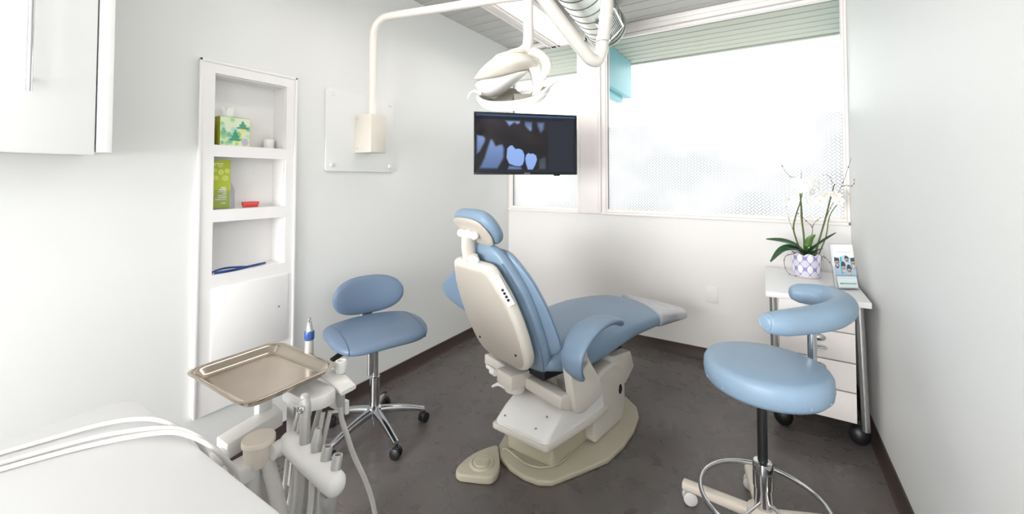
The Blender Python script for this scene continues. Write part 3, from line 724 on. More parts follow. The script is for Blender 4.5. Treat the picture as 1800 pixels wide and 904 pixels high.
# fixed base: worked out about its own axis, then brought into the chair's frame
a_ = R(10); P0 = Vector((-.9, 2.05, 0)); ch = Matrix.Translation((-.95, 2.06, 0))@Matrix.Rotation(R(-19), 4, 'Z')
BX = ch.inverted()@Matrix.Translation(P0)@Matrix.Rotation(-a_, 4, 'Z'); WX = ch.inverted()
outline = [(-1.17, 1.80), (-1.15, 1.715), (-1.10, 1.65), (-1.02, 1.615), (-.94, 1.60), (-.87, 1.605), (-.815, 1.635), (-.73, 1.775), (-.655, 1.905), (-.622, 2.05), (-.612, 2.2), (-.622, 2.34), (-.66, 2.43), (-.74, 2.505), (-.86, 2.545), (-1.0, 2.53), (-1.1, 2.46), (-1.17, 2.35), (-1.19, 2.2), (-1.19, 1.95)]
b = B().prism(outline, 'z', .001, .026, .008, 3, m=WX); obj('base_plate', b, M['khaki'], t, ang=50)
b = B().prism([(-.145, -.36), (.115, -.33), (.125, .25), (-.145, .25)], 'z', .024, .20, .012, m=BX, round_=.02); obj('pedestal', b, M['khaki'], t)
# motor cover
b = B().prism([(-.152, -.462), (.158, -.436), (.196, -.10), (.196, .05), (-.17, .05)], 'z', .165, .192, .006, m=BX, round_=.02); obj('cover_lip', b, M['beige'], t)
rings = []
for z, tn, s0, s1 in ((.190, -.440, -.142, .150), (.205, -.440, -.143, .150), (.245, -.385, -.140, .146), (.275, -.33, -.135, .140), (.288, -.295, -.125, .130), (.29, -.26, -.11, .115)):
    poly = round_poly([(s0, tn-.012), (s1, tn+.012), (s1+.038*(.8), -.09), (s1+.03, .04), (s0-.02, .04)], .035, 5)
    rings.append([BX@Vector((x, y, z)) for x, y in poly])
mc = obj('motor_cover', B().loft(rings), M['plas'], t, ang=50)
for s_, t_, z in ((-.10, -.418, .226), (.075, -.40, .226), (.10, -.352, .268)): obj('cover_screw', B().ball(BX@Vector((s_, t_-.004, z)), .0045), M['grille'], mc)
b = B(); b.lathe([(.085, 0), (.085, .03), (.075, .034), (.045, .034)], BX@Vector((-.015, -.19, .285)), 28); obj('swivel_collar', b, M['cream'], t)
b = B(); b.lathe([(.045, 0), (.045, .13)], BX@Vector((-.015, -.19, .30)), 24); obj('swivel_post', b, M['cream'], t)
# lift linkage tower on the right
side = [(-.055, .026), (.245, .026), (.278, .11), (.272, .25), (.235, .33), (.15, .375), (.02, .37), (-.04, .335), (-.068, .26)]
tw = obj('lift_tower', B().prism(side, 'x', .055, .172, .018, 3, m=BX, round_=.03), M['beige'], t, ang=50)
obj('lift_arm', B().prism([(.10, .30), (.29, .20), (.40, .262), (.355, .365), (.14, .40)], 'x', .065, .165, .006, m=BX, round_=.01), M['beige'], t)
b = B(); b.lathe([(.026, 0), (.026, .004), (.022, .006), (.001, .006)], BX@Vector((.171, .21, .205)), 24, (BX.to_3x3()@Matrix.Rotation(R(90), 3, 'Y')), sx=1.0, sy=.62); obj('oval_badge', b, M['black'], tw)
# seat frame under the cushion
b = B().prism([(-.30, .40), (.30, .40), (.30, .44), (-.30, .46)], 'x', -.16, .16, .01); obj('seat_frame', b, M['black'], t)
# armrest brackets
for sg in (1, -1):
    b = B(); q = lambda s_: s_*sg
    xs = sorted((q(.265), q(.315)))
    b.prism([(-.255, .30), (-.20, .285), (-.06, .325), (-.08, .40), (-.155, .51), (-.165, .53), (-.30, .535), (-.285, .45), (-.272, .385)], 'x', xs[0], xs[1], .010, 3, round_=.02)
    xs = sorted((q(.05), q(.29)))
    b.prism([(-.33, .335), (-.25, .30), (-.21, .31), (-.215, .355), (-.27, .385), (-.33, .39)], 'x', xs[0], xs[1], .008, 3, round_=.012)
    br = obj('armrest_bracket', b, M['beige'], t, ang=50)
b = B(); b.lathe([(.05, 0), (.052, .01), (.052, .03), (.045, .036)], (.0, -.35, .318), 24); obj('lever_hub', b, M['beige'], t)
b = B(); b.tube([(.01, -.36, .315), (-.05, -.365, .318), (-.10, -.37, .312), (-.145, -.375, .285)], [.019, .018, .014, .010], 10, 6, flat=(.7, 1.2)); obj('swivel_lever', b, M['plas'], t)
b = B(); b.box(-.06, .06, -.42, -.30, .35, .42, .01); obj('back_hinge', b, M['beige'], t)
b = B(); b.cyl((-.085, -.43, .402), (-.05, -.43, .402), .016, seg=16); b.box(-.13, -.06, -.435, -.42, .40, .418, .004); obj('hinge_pin', b, M['plas'], t)
# seat cushion
top = [(-.34, .54), (-.2, .565), (0, .588), (.15, .598), (.3, .600), (.5, .588), (.7, .560), (.85, .528), (.95, .500), (1.0, .482)]
bot = [(-.34, .46), (-.2, .42), (-.1, .412), (.05, .43), (.27, .478), (.52, .478), (.75, .458), (.9, .438), (1.0, .432)]
wid = [(-.34, .22), (-.2, .262), (0, .275), (.3, .275), (.55, .262), (.75, .245), (.9, .222), (.97, .19), (1.0, .14)]
def seat_ring(y, grow=0.0, n=36):
    zt, zb, hw_ = lerp_tab(top, y)+grow, lerp_tab(bot, y)-grow, lerp_tab(wid, y)+grow
    return sring(Vector((0, y, (zt+zb)/2)), X_, Z_, hw_, (zt-zb)/2, n, .62)
ys = [-.345, -.335, -.31]+[-.28+.04*k for k in range(25)]
rings = [[Vector((0, -.345, .50))+(p-Vector((0, -.345, .50)))*.5 for p in seat_ring(-.345)]]+[seat_ring(y) for y in ys[1:]]
obj('seat_cushion', B().loft(rings), M['blue'], t, ang=60, sub=1)
rings = []
for k in range(12):
    ring = []
    for i in range(36):
        s0 = seat_ring(.65)[i].x; y = (.66-.17*s0/.25)*(1-k/11)+1.0*k/11
        ring.append(seat_ring(y, .007 if k else .001)[i])
    rings.append(ring)
c_ = Vector((0, 1.012, .455)); rings.append([c_+(p-Vector((0, 1.0, .455)))*.72 for p in rings[-1]]); rings.append([c_+Vector((0, .004, 0))+(p-c_)*.5 for p in rings[-1]])
rings.append([c_+Vector((0, .005, 0))+(p-c_)*.02 for p in rings[-1]])
obj('toe_cover', B().loft(rings), M['toe'], t, ang=60, sub=1, label='glossy grey vinyl cover over the foot end')
# backrest shell
PB = Vector((0, -.392, .455)); pu = Vector((0, -.38, .925)).normalized(); pn = Vector((0, -.925, -.38)).normalized()
BM = Matrix(((1, 0, 0, 0), (0, pu.y, pn.y, 0), (0, pu.z, pn.z, 0), (0, 0, 0, 1))); BM.translation = PB
half = [(.11, .022), (.175, .05), (.208, .11), (.222, .21), (.222, .32), (.205, .43), (.150, .555), (.12, .568)]
poly = [(x+.012, y) for x, y in half]+[(-x+.012, y) for x, y in half[::-1]]
sh = obj('back_shell', B().prism(round_poly(poly, .03, 3), 'z', -.03, .024, .02, 4, m=BM), M['beige'], t, ang=50)
half2 = [(.10, .04), (.158, .065), (.186, .12), (.199, .21), (.199, .32), (.183, .42), (.132, .53), (.11, .54)]
poly2 = [(x+.008, y) for x, y in half2]+[(-x+.008, y) for x, y in half2[::-1]]
obj('back_panel', B().prism(round_poly(poly2, .03, 3), 'z', .02, .0285, .006, 2, m=BM), M['beige_d'], sh, ang=50)
for s_, u in ((-.13, .13), (.15, .13)): obj('panel_screw', B().ball(BM@Vector((s_, u, .0285)), .006), M['hole'], sh)
# control strip on the upper right chamfer
c0 = Vector((.178, .53, .010)); c1 = Vector((.228, .40, .010)); cd = (c1-c0).normalized(); cn = Vector((.62, .24, .75)).normalized(); cn = (cn-cd*cn.dot(cd)).normalized(); cw = cd.cross(cn)
CM = Matrix(((cd.x, cw.x, cn.x, 0), (cd.y, cw.y, cn.y, 0), (cd.z, cw.z, cn.z, 0), (0, 0, 0, 1))); CM.translation = (c0+c1)/2; CM = BM@CM
L_ = (c1-c0).length/2
ctl = obj('control_strip', B().box(-L_, L_, -.017, .017, -.010, .006, .003, m=CM), M['plas'], sh)
for k in range(4):
    q = Matrix(((CM[0][0], CM[0][1], CM[0][2]), (CM[1][0], CM[1][1], CM[1][2]), (CM[2][0], CM[2][1], CM[2][2])))
    obj('button', B().lathe([(.0065, 0), (.0065, .0012), (.003, .0016)], CM@Vector((-.005+k*.016, 0, .006)), 14, q), M['black'], ctl)
b = B()
for k in range(3): b.box(-.056+k*.014, -.052+k*.014, -.006, .006, .006, .0066, m=CM)
obj('printed_symbol', b, M['tubeg'], ctl)
# upholstery of the back: thick core and wide wings
rings = []
core = [(-.05, .17), (.02, .215), (.12, .232), (.3, .232), (.42, .215), (.52, .175), (.60, .125), (.625, .08)]
for k in range(26):
    u = -.05+.675*k/25; tk = .048*min(1, (math.sin(math.pi*min(1, (k+.6)/26.0)))**.3)
    if k in (0, 25): tk *= .5
    c = BM@Vector((0, u, -.075)); rings.append(sring(c, X_, -pn, cinterp(core, u), tk, 30, .6, .25))
obj('back_cushion', B().loft(rings), M['blue'], t, ang=60, sub=1)
rings = []
wl_ = [(.03, .20), (.10, .30), (.17, .42), (.25, .50), (.32, .48), (.42, .34), (.50, .22), (.57, .14)]
wr_ = [(.03, .20), (.08, .27), (.15, .285), (.26, .28), (.35, .265), (.44, .235), (.52, .185), (.57, .14)]
for k in range(26):
    u = .03+.545*k/25; a0, a1 = cinterp(wl_, u), cinterp(wr_, u); tk = .030*(.6 if k in (0, 25) else 1)
    c = BM@Vector(((a1-a0)/2, u, -.118)); hw_ = (a0+a1)/2; ring = []
    for i in range(34):
        th = 2*math.pi*i/34; cx, sy = math.cos(th), math.sin(th)
        x = (a1-a0)/2+hw_*math.copysign(abs(cx)**.75, cx); yv = tk*math.copysign(abs(sy)**.75, sy)+(.25*x*x if x > 0 else -.32*x*x)
        ring.append(BM@Vector((x, u, -.112-yv)))
    rings.append(ring)
wing = obj('back_wing', B().loft(rings), M['blue'], t, ang=60, sub=1)
b = B(); b.tube([BM@Vector((cinterp(wr_, u)-.004, u, -.112+.004-.25*cinterp(wr_, u)**2)) for u in (.06, .12, .2, .3, .4, .47, .53)], .0025, 6, 5); obj('piping', b, M['seam'], wing)
b = B(); b.tube([BM@Vector((cinterp(core, u)*.985, u, -.052)) for u in (.0, .1, .2, .3, .4, .48, .55)], .002, 6, 5); obj('piping', b, M['seam'], t)
# armrests: broad padded slings
for sg in (1, -1):
    rings = []
    path = catmull([(-.250, .465, .040), (-.285, .51, .056), (-.290, .575, .066), (-.245, .632, .068), (-.16, .670, .064), (-.07, .678, .054), (.01, .662, .040), (.075, .635, .022)], 5)
    for i, p in enumerate(path):
        q0 = path[max(0, i-1)]; q1 = path[min(len(path)-1, i+1)]; tg_ = Vector((0, q1.x-q0.x, q1.y-q0.y)).normalized(); nn = Vector((0, -tg_.z, tg_.y))
        th = .018 if 0 < i < len(path)-1 else .010
        rings.append(sring(Vector((sg*(.325-.008*i/len(path)), p.x, p.y)), X_, nn, p.z, th, 24, .7))
    ar = obj('armrest', B().loft(rings), M['blue'], t, ang=60, sub=1)
    e = [Vector((sg*(.325+pp.z*.97), pp.x, pp.y)) for pp in path[3:-2:3]]
    b = B(); b.tube(e, .002, 6, 4); obj('piping', b, M['seam'], ar)
    b = B(); b.prism([(-.25, .46), (-.17, .50), (-.18, .60), (-.10, .65), (.0, .655), (.0, .665), (-.12, .672), (-.21, .62), (-.262, .53)], 'x', *sorted((sg*.29, sg*.315)), .004); obj('armrest_support', b, M['beige'], ar)
# headrest
hc = Vector((0, -.585, 1.122)); hu = Vector((0, -.62, .785)).normalized(); hn = Vector((0, .785, .62)).normalized()
rings = []
for k in range(15):
    q = k/14*2-1; x = .148*q; sc_ = (1-abs(q)**3.2)**.5 if abs(q) < 1 else 0
    sc_ = max(sc_, .12); rings.append(sring(hc+X_*x+hn*.02, hu, hn, .098*sc_**.7, .042*sc_**.6, 24, .8))
hd = obj('headrest_cushion', B().loft(rings), M['blue'], t, ang=70, sub=1)
rings = []
for k in range(13):
    q = k/12*2-1; sc_ = max((1-abs(q)**3)**.5 if abs(q) < 1 else 0, .15); rings.append(sring(hc+X_*.130*q-hn*.018, hu, hn, .085*sc_**.7, .014*sc_, 20, .8))
obj('headrest_plate', B().loft(rings), M['beige_d'], hd, ang=70)
b = B()
k0 = hc-hn*.045+hu*.01; k1 = PB+pu*.58+pn*.005
b.cyl(k0-X_*.055, k0+X_*.055, .017, seg=16); b.ball(k0+X_*.055, .02); b.ball(k0-X_*.055, .02); b.cyl(k0, hc-hn*.02, .02, seg=14); obj('upper_pivot', b, M['plas'], t)
b = B(); b.cyl(k1-X_*.02, k1+X_*.045, .017, seg=16); b.ball(k1+X_*.045, .021); obj('lower_pivot', b, M['plas'], t)
b = B()
for xo, ww in ((.004, .034),): b.tube([k0+X_*xo, (k0+k1)/2+X_*xo+pn*.006, k1+X_*xo], ww, 14, 6, flat=(.36 if ww > .02 else .9, 1.0))
obj('headrest_link', b, M['beige'], t)
b = B().box(-.045, .045, .555, .60, -.02, .012, .006, m=BM); obj('headrest_socket', b, M['beige'], t)

# ------------------------------------------------------------------ foot pedal
t = thing('foot_pedal', 'beige round-buttoned foot pedal on the floor beside the chair base', 'pedal', (-1.12, 1.55, 0), world=True)
pl = [(-1.140, 1.700), (-1.062, 1.596), (-1.040, 1.545), (-1.045, 1.505), (-1.085, 1.482), (-1.178, 1.443), (-1.208, 1.450), (-1.220, 1.480), (-1.222, 1.54), (-1.21, 1.60), (-1.185, 1.655), (-1.160, 1.695)]
obj('housing', B().prism(pl, 'z', .001, .036, .008, 3, round_=.02), M['khaki'], t, ang=50)
b = B(); b.lathe([(.058, 0), (.058, .003), (.050, .010), (.046, .010), (.044, .007), (.040, .007), (.034, .013), (.012, .015), (.001, .013)], (-1.135, 1.553, .035), 36); obj('button', b, M['khaki'], t)
b = B(); b.tube([(-1.125, 1.70, .012), (-1.10, 1.70, .034), (-1.04, 1.685, .033), (-.97, 1.665, .033), (-.90, 1.675, .033), (-.845, 1.725, .033), (-.82, 1.80, .033), (-.825, 1.86, .034)], .0045, 8, 6); obj('cable', b, M['khaki'], t)

# ------------------------------------------------------------------ LEFT STOOL
def caster(parent, p, ang, m, r=.026, hub=None):
    c, s_ = math.cos(ang), math.sin(ang)
    mt = Matrix.Rotation(ang, 3, 'Z')@Matrix.Rotation(R(90), 3, 'X'); f = []
    b = B()
    for o_ in (-.013, .013):
        ctr = Vector((p[0], p[1], r+.001))+Vector((-s_, c, 0))*o_
        b.lathe([(.001, -.009), (r*.8, -.009), (r, -.006), (r, .006), (r*.8, .009), (.001, .009)], ctr, 20, mt)
    w_ = obj('caster', b, m, parent)
    b = B(); b.ball((p[0], p[1], r+.014), .020, .020, .016, seg=14, rings=7); b.cyl((p[0], p[1], r+.01), (p[0], p[1], r+.045), .008); obj('caster_hood', b, hub or m, w_)
t = thing('operator_stool', 'slate blue five-star chrome stool with a backrest beside the left wall', 'stool', (-1.79, 1.48, 0), math.atan2(-.338, .943))
# stool frame: x = facing direction, y = its left
for k in range(5):
    an = R(55+72*k)-math.atan2(-.338, .943); c, s_ = math.cos(an), math.sin(an)
    b = B(); rg = []
    for q in range(9):
        u = q/8; rad = .02+.245*u; z = .118-.035*u**2-.012*u; w_ = .020-.005*u; h = .022-.010*u
        rg.append(sring(Vector((c*rad, s_*rad, z)), Vector((-s_, c, 0)), Z_, w_, h, 14, .7))
    b.loft(rg); lg = obj('leg', b, M['chrome'], t)
    caster(lg, (c*.262, s_*.262, 0), an+.6, M['black'])
b = B(); b.lathe([(.012, .045), (.012, .08), (.034, .085), (.036, .10), (.036, .14), (.026, .15), (.0255, .285), (.027, .287), (.027, .30), (.017, .302), (.017, .505)], (0, 0, 0), 24); obj('gas_column', b, M['chrome'], t)
b = B(); b.tube([(.012, -.032, .475), (.012, -.032, .32)], .013, 12, smooth=False); obj('lift_tube', b, M['chrome'], t)
b = B(); b.box(-.09, .09, -.05, .05, .490, .526, .012); b.tube([(.0, -.03, .507), (.05, -.15, .498), (.07, -.24, .47)], [.018, .015, .012], 10, 6); obj('mechanism', b, M['black'], t)
rings = []
for k in range(19):   # saddle seat, lofted across its width
    q = k/18*2-1; x_w = .252*q; e = max((1-abs(q)**4)**.5 if abs(q) < 1 else 0, .18)
    dep = .20*(e**.5); th = .036*e**.55; dip = .012*math.cos(q*math.pi)*.5
    ring = []
    for i in range(28):
        th_ = 2*math.pi*i/28; cx, sz = math.cos(th_), math.sin(th_)
        px_ = dep*math.copysign(abs(cx)**.75, cx); pz = th*math.copysign(abs(sz)**.7, sz)
        fall = -.030*max(0, px_/.2)**2-.006*max(0, -px_/.2)
        ring.append(Vector((px_+.012+.03*(1-q*q)*(1 if px_ > 0 else .2), -x_w, .560+pz+fall+dip)))
    rings.append(ring)
st = obj('seat', B().loft(rings), M['blue3'], t, ang=70, sub=1)
for k in (2, 16):
    b = B(); b.tube([rings[k][i]+Vector((0, 0, .0004)) for i in (25, 26, 27, 0, 1, 2, 3, 5, 7, 9)], .0016, 6, 3); obj('stitching', b, M['seam'], st)
b = B(); b.tube([(-.05, .01, .51), (-.16, .02, .51), (-.215, .025, .525), (-.225, .03, .58), (-.215, .03, .68)], .017, 12, 6, flat=(.45, 1.9)); obj('back_bar', b, M['alum'], t)
rings = []
for k in range(17):
    q = k/16*2-1; e = max((1-abs(q)**2.6)**.5 if abs(q) < 1 else 0, .16)
    c_ = Vector((-.195+.045*q*q, -.203*q+.022, .688+.004*q)); rings.append(sring(c_, Z_, Vector((1, .0, .12)).normalized(), .110*e**.9, .036*e**.6, 24, .85))
obj('backrest', B().loft(rings), M['blue3'], t, ang=70, sub=1)

# ------------------------------------------------------------------ RIGHT STOOL
t = thing('assistant_stool', 'light blue round stool with a curved arm bolster in front of the drawer cart', 'stool', (-.026, 1.83, 0))
for k in range(5):
    an = R(173+72*k); c, s_ = math.cos(an), math.sin(an); b = B(); rg = []
    for q in range(9):
        u = q/8; rad = .01+.28*u; z = .082-.012*u; w_ = .024-.004*u; h = .020-.004*u
        rg.append(sring(Vector((c*rad, s_*rad, z)), Vector((-s_, c, 0)), Z_, w_, h, 16, .55))
    b.loft(rg); lg = obj('leg', b, M['cream'], t); caster(lg, (c*.265, s_*.265, 0), R(200)+k*.7, M['plas'], .027, M['cream'])
b = B(); b.lathe([(.05, .06), (.058, .08), (.055, .105), (.036, .118)], seg=28); obj('hub', b, M['cream'], t)
b = B(); b.lathe([(.031, .105), (.031, .19), (.034, .195), (.034, .27), (.031, .285), (.022, .288)], seg=28); obj('lower_column', b, M['chrome'], t)
b = B(); b.lathe([(.017, .28), (.017, .53)], seg=20); obj('gas_piston', b, M['black'], t)
b = B(); b.lathe([(.026, .50), (.026, .525), (.07, .535), (.12, .562)], seg=28); obj('seat_mount', b, M['chrome'], t)
b = B(); b.torus((0, .0, .142), .216, .0085, 64, 12); obj('foot_ring', b, M['chrome'], t)
b = B()
for k in (1, 2):
    an = R(173+72*k); b.cyl((math.cos(an)*.03, math.sin(an)*.03, .142), (math.cos(an)*.214, math.sin(an)*.214, .142), .0055)
obj('ring_spoke', b, M['chrome'], t)
b = B(); prof = [(r*.92, z+.036) for r, z in ((.001, .525), (.17, .525), (.212, .531), (.227, .547), (.231, .577), (.229, .604), (.221, .617), (.20, .624), (.1, .629), (.001, .630))]
b.lathe(prof, (.012, .012, 0), 48); st = obj('seat', b, M['blue2'], t, ang=70)
b = B(); b.torus((.012, .012, .6515), .1985, .0022, 64, 6); obj('piping', b, M['blue2'], st)
b = B()
for k in range(14):
    an = 2*math.pi*k/14; b.ball((.012+math.cos(an)*.2105, .012+math.sin(an)*.2105, .592), .0035)
obj('upholstery_nail', b, M['blue2'], st)
bo = Vector((-.026, 1.83, 0)); pth = [(-.012, 1.783, .82), (-.004, 1.79, .82), (.045, 1.82, .82), (.122, 1.89, .823), (.195, 1.975, .826), (.245, 2.08, .828), (.262, 2.18, .828), (.235, 2.26, .828), (.185, 2.29, .829), (.12, 2.288, .83), (.09, 2.28, .83), (.083, 2.278, .83)]
b = B(); b.tube([Vector(p)-bo for p in pth], [.018, .036, .047, .050, .052, .053, .053, .052, .049, .043, .028, .012], 20, 5, flat=(1.0, .95)); obj('arm_bolster', b, M['blue2'], t, ang=70)
pb_ = Vector((.146, 2.03, 0))-bo
b = B(); b.tube([(pb_.x, pb_.y, .80), (pb_.x, pb_.y, .56)], .016, 14, smooth=False); b.tube([(pb_.x, pb_.y, .575), (pb_.x*.97, pb_.y*.97, .542), (pb_.x*.5, pb_.y*.5, .54), (.02, .02, .54)], .012, 10, 6); obj('arm_post', b, M['chrome'], t)

# ------------------------------------------------------------------ DRAWER CART
t = thing('drawer_cart', 'white four-drawer cart on black casters in the far right corner', 'cabinet', (.2, 2.95, 0), world=True)
obj('worktop', B().prism([(-.012, 2.595), (.428, 2.615), (.435, 3.33), (-.016, 3.33)], 'z', .720, .750, .004, round_=.006), M['white'], t)
obj('carcass', B().box(.045, .372, 2.685, 3.28, .125, .715, .002), M['lam'], t)
zs = [(.575, .708), (.428, .568), (.280, .421), (.128, .273)]
for z0, z1 in zs:
    d = obj('drawer', B().box(.048, .369, 2.664, 2.683, z0, z1, .002), M['lam'], t)
    zc = z1-.055; xc = .215
    b = B(); b.ball((xc, 2.660, zc+.018), .036, .016, .020, 18, 8); obj('cup_pull', b, M['chrome'], d)
    b = B(); b.tube([(xc-.035, 2.642, zc-.028), (xc+.035, 2.642, zc-.028)], .006, 10, smooth=False)
    for xx in (-.03, .03): b.cyl((xc+xx, 2.664, zc-.028), (xc+xx, 2.642, zc-.028), .0045)
    obj('bar_pull', b, M['chrome'], d)
for x0, x1, yy in ((.022, .030, 2.672), (.388, .404, 2.672), (.022, .030, 3.26), (.388, .404, 3.26)):
    b = B(); b.cyl((x0, yy, .721), (x1, yy, .10), .017, seg=20); lg = obj('leg', b, M['alum'], t)
for xx, yy in ((.062, 2.72), (.385, 2.725), (.062, 3.22), (.385, 3.22)):
    b = B(); b.ball((xx, yy, .052), .046, .036, .051, 20, 10); cs_ = obj('caster', b, M['black'], t)
    b = B(); b.cyl((xx, yy, .09), (xx, yy, .126), .012); obj('caster_stem', b, M['black'], cs_)

# ------------------------------------------------------------------ orchid
po = Vector((.205, 3.12, .7505)); 
t = thing('orchid_pot', 'white orchid with bare twigs in a lavender patterned pot on the drawer cart', 'plant', tuple(po))
def quat(a, z):
    u = a*9/math.pi; v = z/.033
    best = 9
    f = math.cos(math.pi*u)*1.0; g = math.cos(math.pi*v)
    val = f+g+.32*math.cos(3*math.pi*u)*0+.22*math.cos(2*math.pi*u)-.22*math.cos(2*math.pi*v)
    return val
b = B(); vs = []; cs = []; fs = []; na, nz = 240, 56
for j in range(nz):
    for i in range(na):
        a = 2*math.pi*i/na; zt = .136+.014*abs(math.cos(a*4.5+.3)); z = zt*j/(nz-1)
        r = .066+.012*min(1, z/.15)**.8
        vs.append((r*1.03*math.cos(a), r*math.sin(a), z))
        q = quat(a, z+.012)
        c = mixc((224, 220, 236), (246, 244, 248), sstep(-.05, .25, q)); c = mixc(c, (136, 128, 184), sstep(.34, .14, abs(q-.1))*.85)
        if z < .006: c = (205, 195, 170)
        cs.append(rgb(c))
for j in range(nz-1):
    for i in range(na): a = j*na+i; a2 = j*na+(i+1) % na; fs.append((a, a2, a2+na, a+na))
o_ = len(vs)
for j in range(2):
    for i in range(na):
        p = vs[(nz-1)*na+i]; k = .95 if j == 0 else .93; zz = p[2]-.001 if j == 0 else .10
        vs.append((p[0]*k, p[1]*k, zz)); cs.append(rgb((236, 232, 236)))
for i in range(na):
    a = (nz-1)*na+i; a2 = (nz-1)*na+(i+1) % na; fs.append((a, a2, o_+(i+1) % na, o_+i)); fs.append((o_+i, o_+(i+1) % na, o_+na+(i+1) % na, o_+na+i))
b.add(vs, fs); obj('pot', b, M['potp'], t, colors=cs)
b = B(); rg = []
for k in range(6):
    q = 1-k/5.0; rg.append([Vector((.074*q*math.cos(2*math.pi*i/24), .072*q*math.sin(2*math.pi*i/24), .128+.012*(1-q)+.005*math.sin(i*2.3+k*1.7))) for i in range(24)])
b.loft(rg, cap=False); obj('moss', b, M['moss'], t, kind='stuff')
def leaf(pts, wmax, m, roll=0.0):
    P = catmull(pts, 6); N = len(P); rows = []
    for i, p in enumerate(P):
        tg_ = (P[min(i+1, N-1)]-P[max(i-1, 0)]).normalized(); sd = tg_.cross(Z_)
        if sd.length < .2: sd = Vector((1, 0, 0))
        sd = sd.normalized(); nn = sd.cross(tg_).normalized(); sd2 = (sd*math.cos(roll)+nn*math.sin(roll)); nn2 = sd2.cross(tg_)
        u = i/(N-1); wd = wmax*(math.sin(math.pi*min(.97, .12+.86*u)))**.7
        rows.append([p-sd2*wd+nn2*wd*.25, p-sd2*wd*.5+nn2*wd*.08, p, p+sd2*wd*.5+nn2*wd*.08, p+sd2*wd+nn2*wd*.25, p+sd2*wd*.5+nn2*(wd*.08-.0022), p-nn2*.0025, p-sd2*wd*.5+nn2*(wd*.08-.0022)])
    b = B().loft(rows); obj('leaf', b, m, t, ang=80)
leaf([(0, 0, .14), (-.05, -.03, .185), (-.12, -.06, .215), (-.21, -.09, .225)], .027, M['leaf'], .5)
leaf([(0, 0, .14), (-.07, -.05, .175), (-.13, -.07, .16), (-.19, -.09, .085)], .026, M['leaf'], .6)
leaf([(0, -.02, .14), (-.03, -.06, .165), (-.075, -.10, .175), (-.11, -.12, .185)], .028, M['leaf'])
leaf([(0, 0, .14), (.04, .0, .18), (.09, .02, .225), (.15, .04, .275)], .027, M['leaf'], .6)
leaf([(.0, -.01, .14), (.005, -.015, .19), (.02, -.02, .235), (.045, -.02, .262)], .021, M['leaf2'], 1.2)
leaf([(.02, -.02, .14), (.04, -.05, .165), (.075, -.07, .19)], .020, M['leaf'])
def flower(p, d, s=.034, lip=False):
    d = Vector(d).normalized(); u = d.cross(Z_).normalized() if abs(d.z) < .95 else X_; v = u.cross(d)
    b = B()
    for k in range(5):
        an = R(90+72*k); q = u*math.cos(an)+v*math.sin(an); sd = d.cross(q).normalized(); rows = []; wd = s*(.62 if k in (1, 4) else .42)
        for i in range(7):
            x = i/6; w_ = wd*(math.sin(math.pi*min(.96, .1+.88*x)))**.6; c = Vector(p)+q*s*1.15*x+d*(s*.25*x*(1-x)*2)
            rows.append([c-sd*w_+d*.003, c+d*.0005, c+sd*w_+d*.003, c-d*.0015])
        b.loft(rows)
    f = obj('flower', b, M['petal'], t, ang=80)
    b = B(); b.ball(Vector(p)+d*.006, s*.2, s*.2, s*.2, 8, 5); obj('lip', b, M['petaly'] if lip else M['petal'], f)
for p, d, s in (((-.045, -.03, .575), (-.2, -1, .1), .034), ((.0, -.03, .580), (.1, -.8, .6), .033), ((.05, -.01, .572), (.6, -.6, .1), .034), ((.03, .0, .525), (.7, -.5, -.2), .028), ((-.02, -.035, .545), (-.4, -1, 0), .032), ((-.105, -.05, .470), (-.8, -.5, .2), .026), ((-.06, -.03, .468), (-.2, -1, -.1), .026), ((.01, -.02, .462), (.5, -.7, .4), .024)):
    flower(p, d, s)
for p, d, s in (((.075, .0, .470), (-.5, -1, .0), .032), ((.105, .01, .510), (-.3, -.6, .7), .032), ((.15, .02, .502), (.2, -.8, .5), .032), ((.165, .02, .468), (.1, -1, -.1), .026), ((.21, .03, .515), (.8, -.3, .4), .026)):
    flower(p, d, s, True)
def stk(pts, r, m, name): b = B(); b.tube(pts, r, 8, 6); return obj(name, b, m, t)
stk([(-.01, 0, .13), (-.012, -.005, .25), (-.022, -.01, .36), (-.025, -.015, .44), (-.03, -.02, .56)], [.0055, .005, .004, .003], M['stem'], 'flower_stem')
stk([(-.02, -.01, .13), (-.05, -.02, .22), (-.065, -.03, .30), (-.05, -.02, .38), (-.03, -.02, .45), (-.015, -.03, .53)], [.005, .0045, .004, .003], M['stem'], 'flower_stem')
stk([(.04, .01, .13), (.075, .02, .26), (.105, .03, .38), (.13, .03, .50), (.15, .04, .575)], [.0055, .005, .0045, .003], M['stem'], 'flower_stem')
stk([(.06, .02, .13), (.10, .02, .25), (.12, .01, .38), (.165, .02, .46)], [.004, .003, .0025], M['stem'], 'flower_stem')
def twig(pts, r=.0024):
    b = B(); b.tube(pts, [r, r*.7, r*.35], 6, 5)
    P = catmull(pts, 5)
    for k in range(3, len(P), 4): b.ball(P[k], r*1.6, r*1.6, r*2, 6, 4)
    obj('twig', b, M['twig'], t)
twig([(-.01, .01, .13), (-.015, .01, .30), (-.02, -.0, .45), (-.04, -.02, .60), (-.085, -.03, .625), (-.14, -.04, .73)])
twig([(-.025, -.02, .56), (-.02, -.02, .62), (-.022, -.02, .66)], .0016)
twig([(.02, .01, .13), (.025, .01, .22), (.032, .0, .30), (.0, -.02, .345), (-.05, -.04, .40)])
twig([(.032, .0, .30), (.045, .0, .335), (.085, .0, .375)], .002)
twig([(.05, .0, .13), (.07, .02, .25), (.115, .02, .40), (.165, .03, .52), (.195, .035, .60), (.23, .03, .73)])
twig([(.180, .035, .555), (.205, .035, .565), (.225, .03, .56), (.238, .02, .575), (.24, .02, .605)], .0018)
twig([(.14, .03, .57), (.132, .03, .60), (.115, .02, .625), (.09, .02, .628)], .0015)
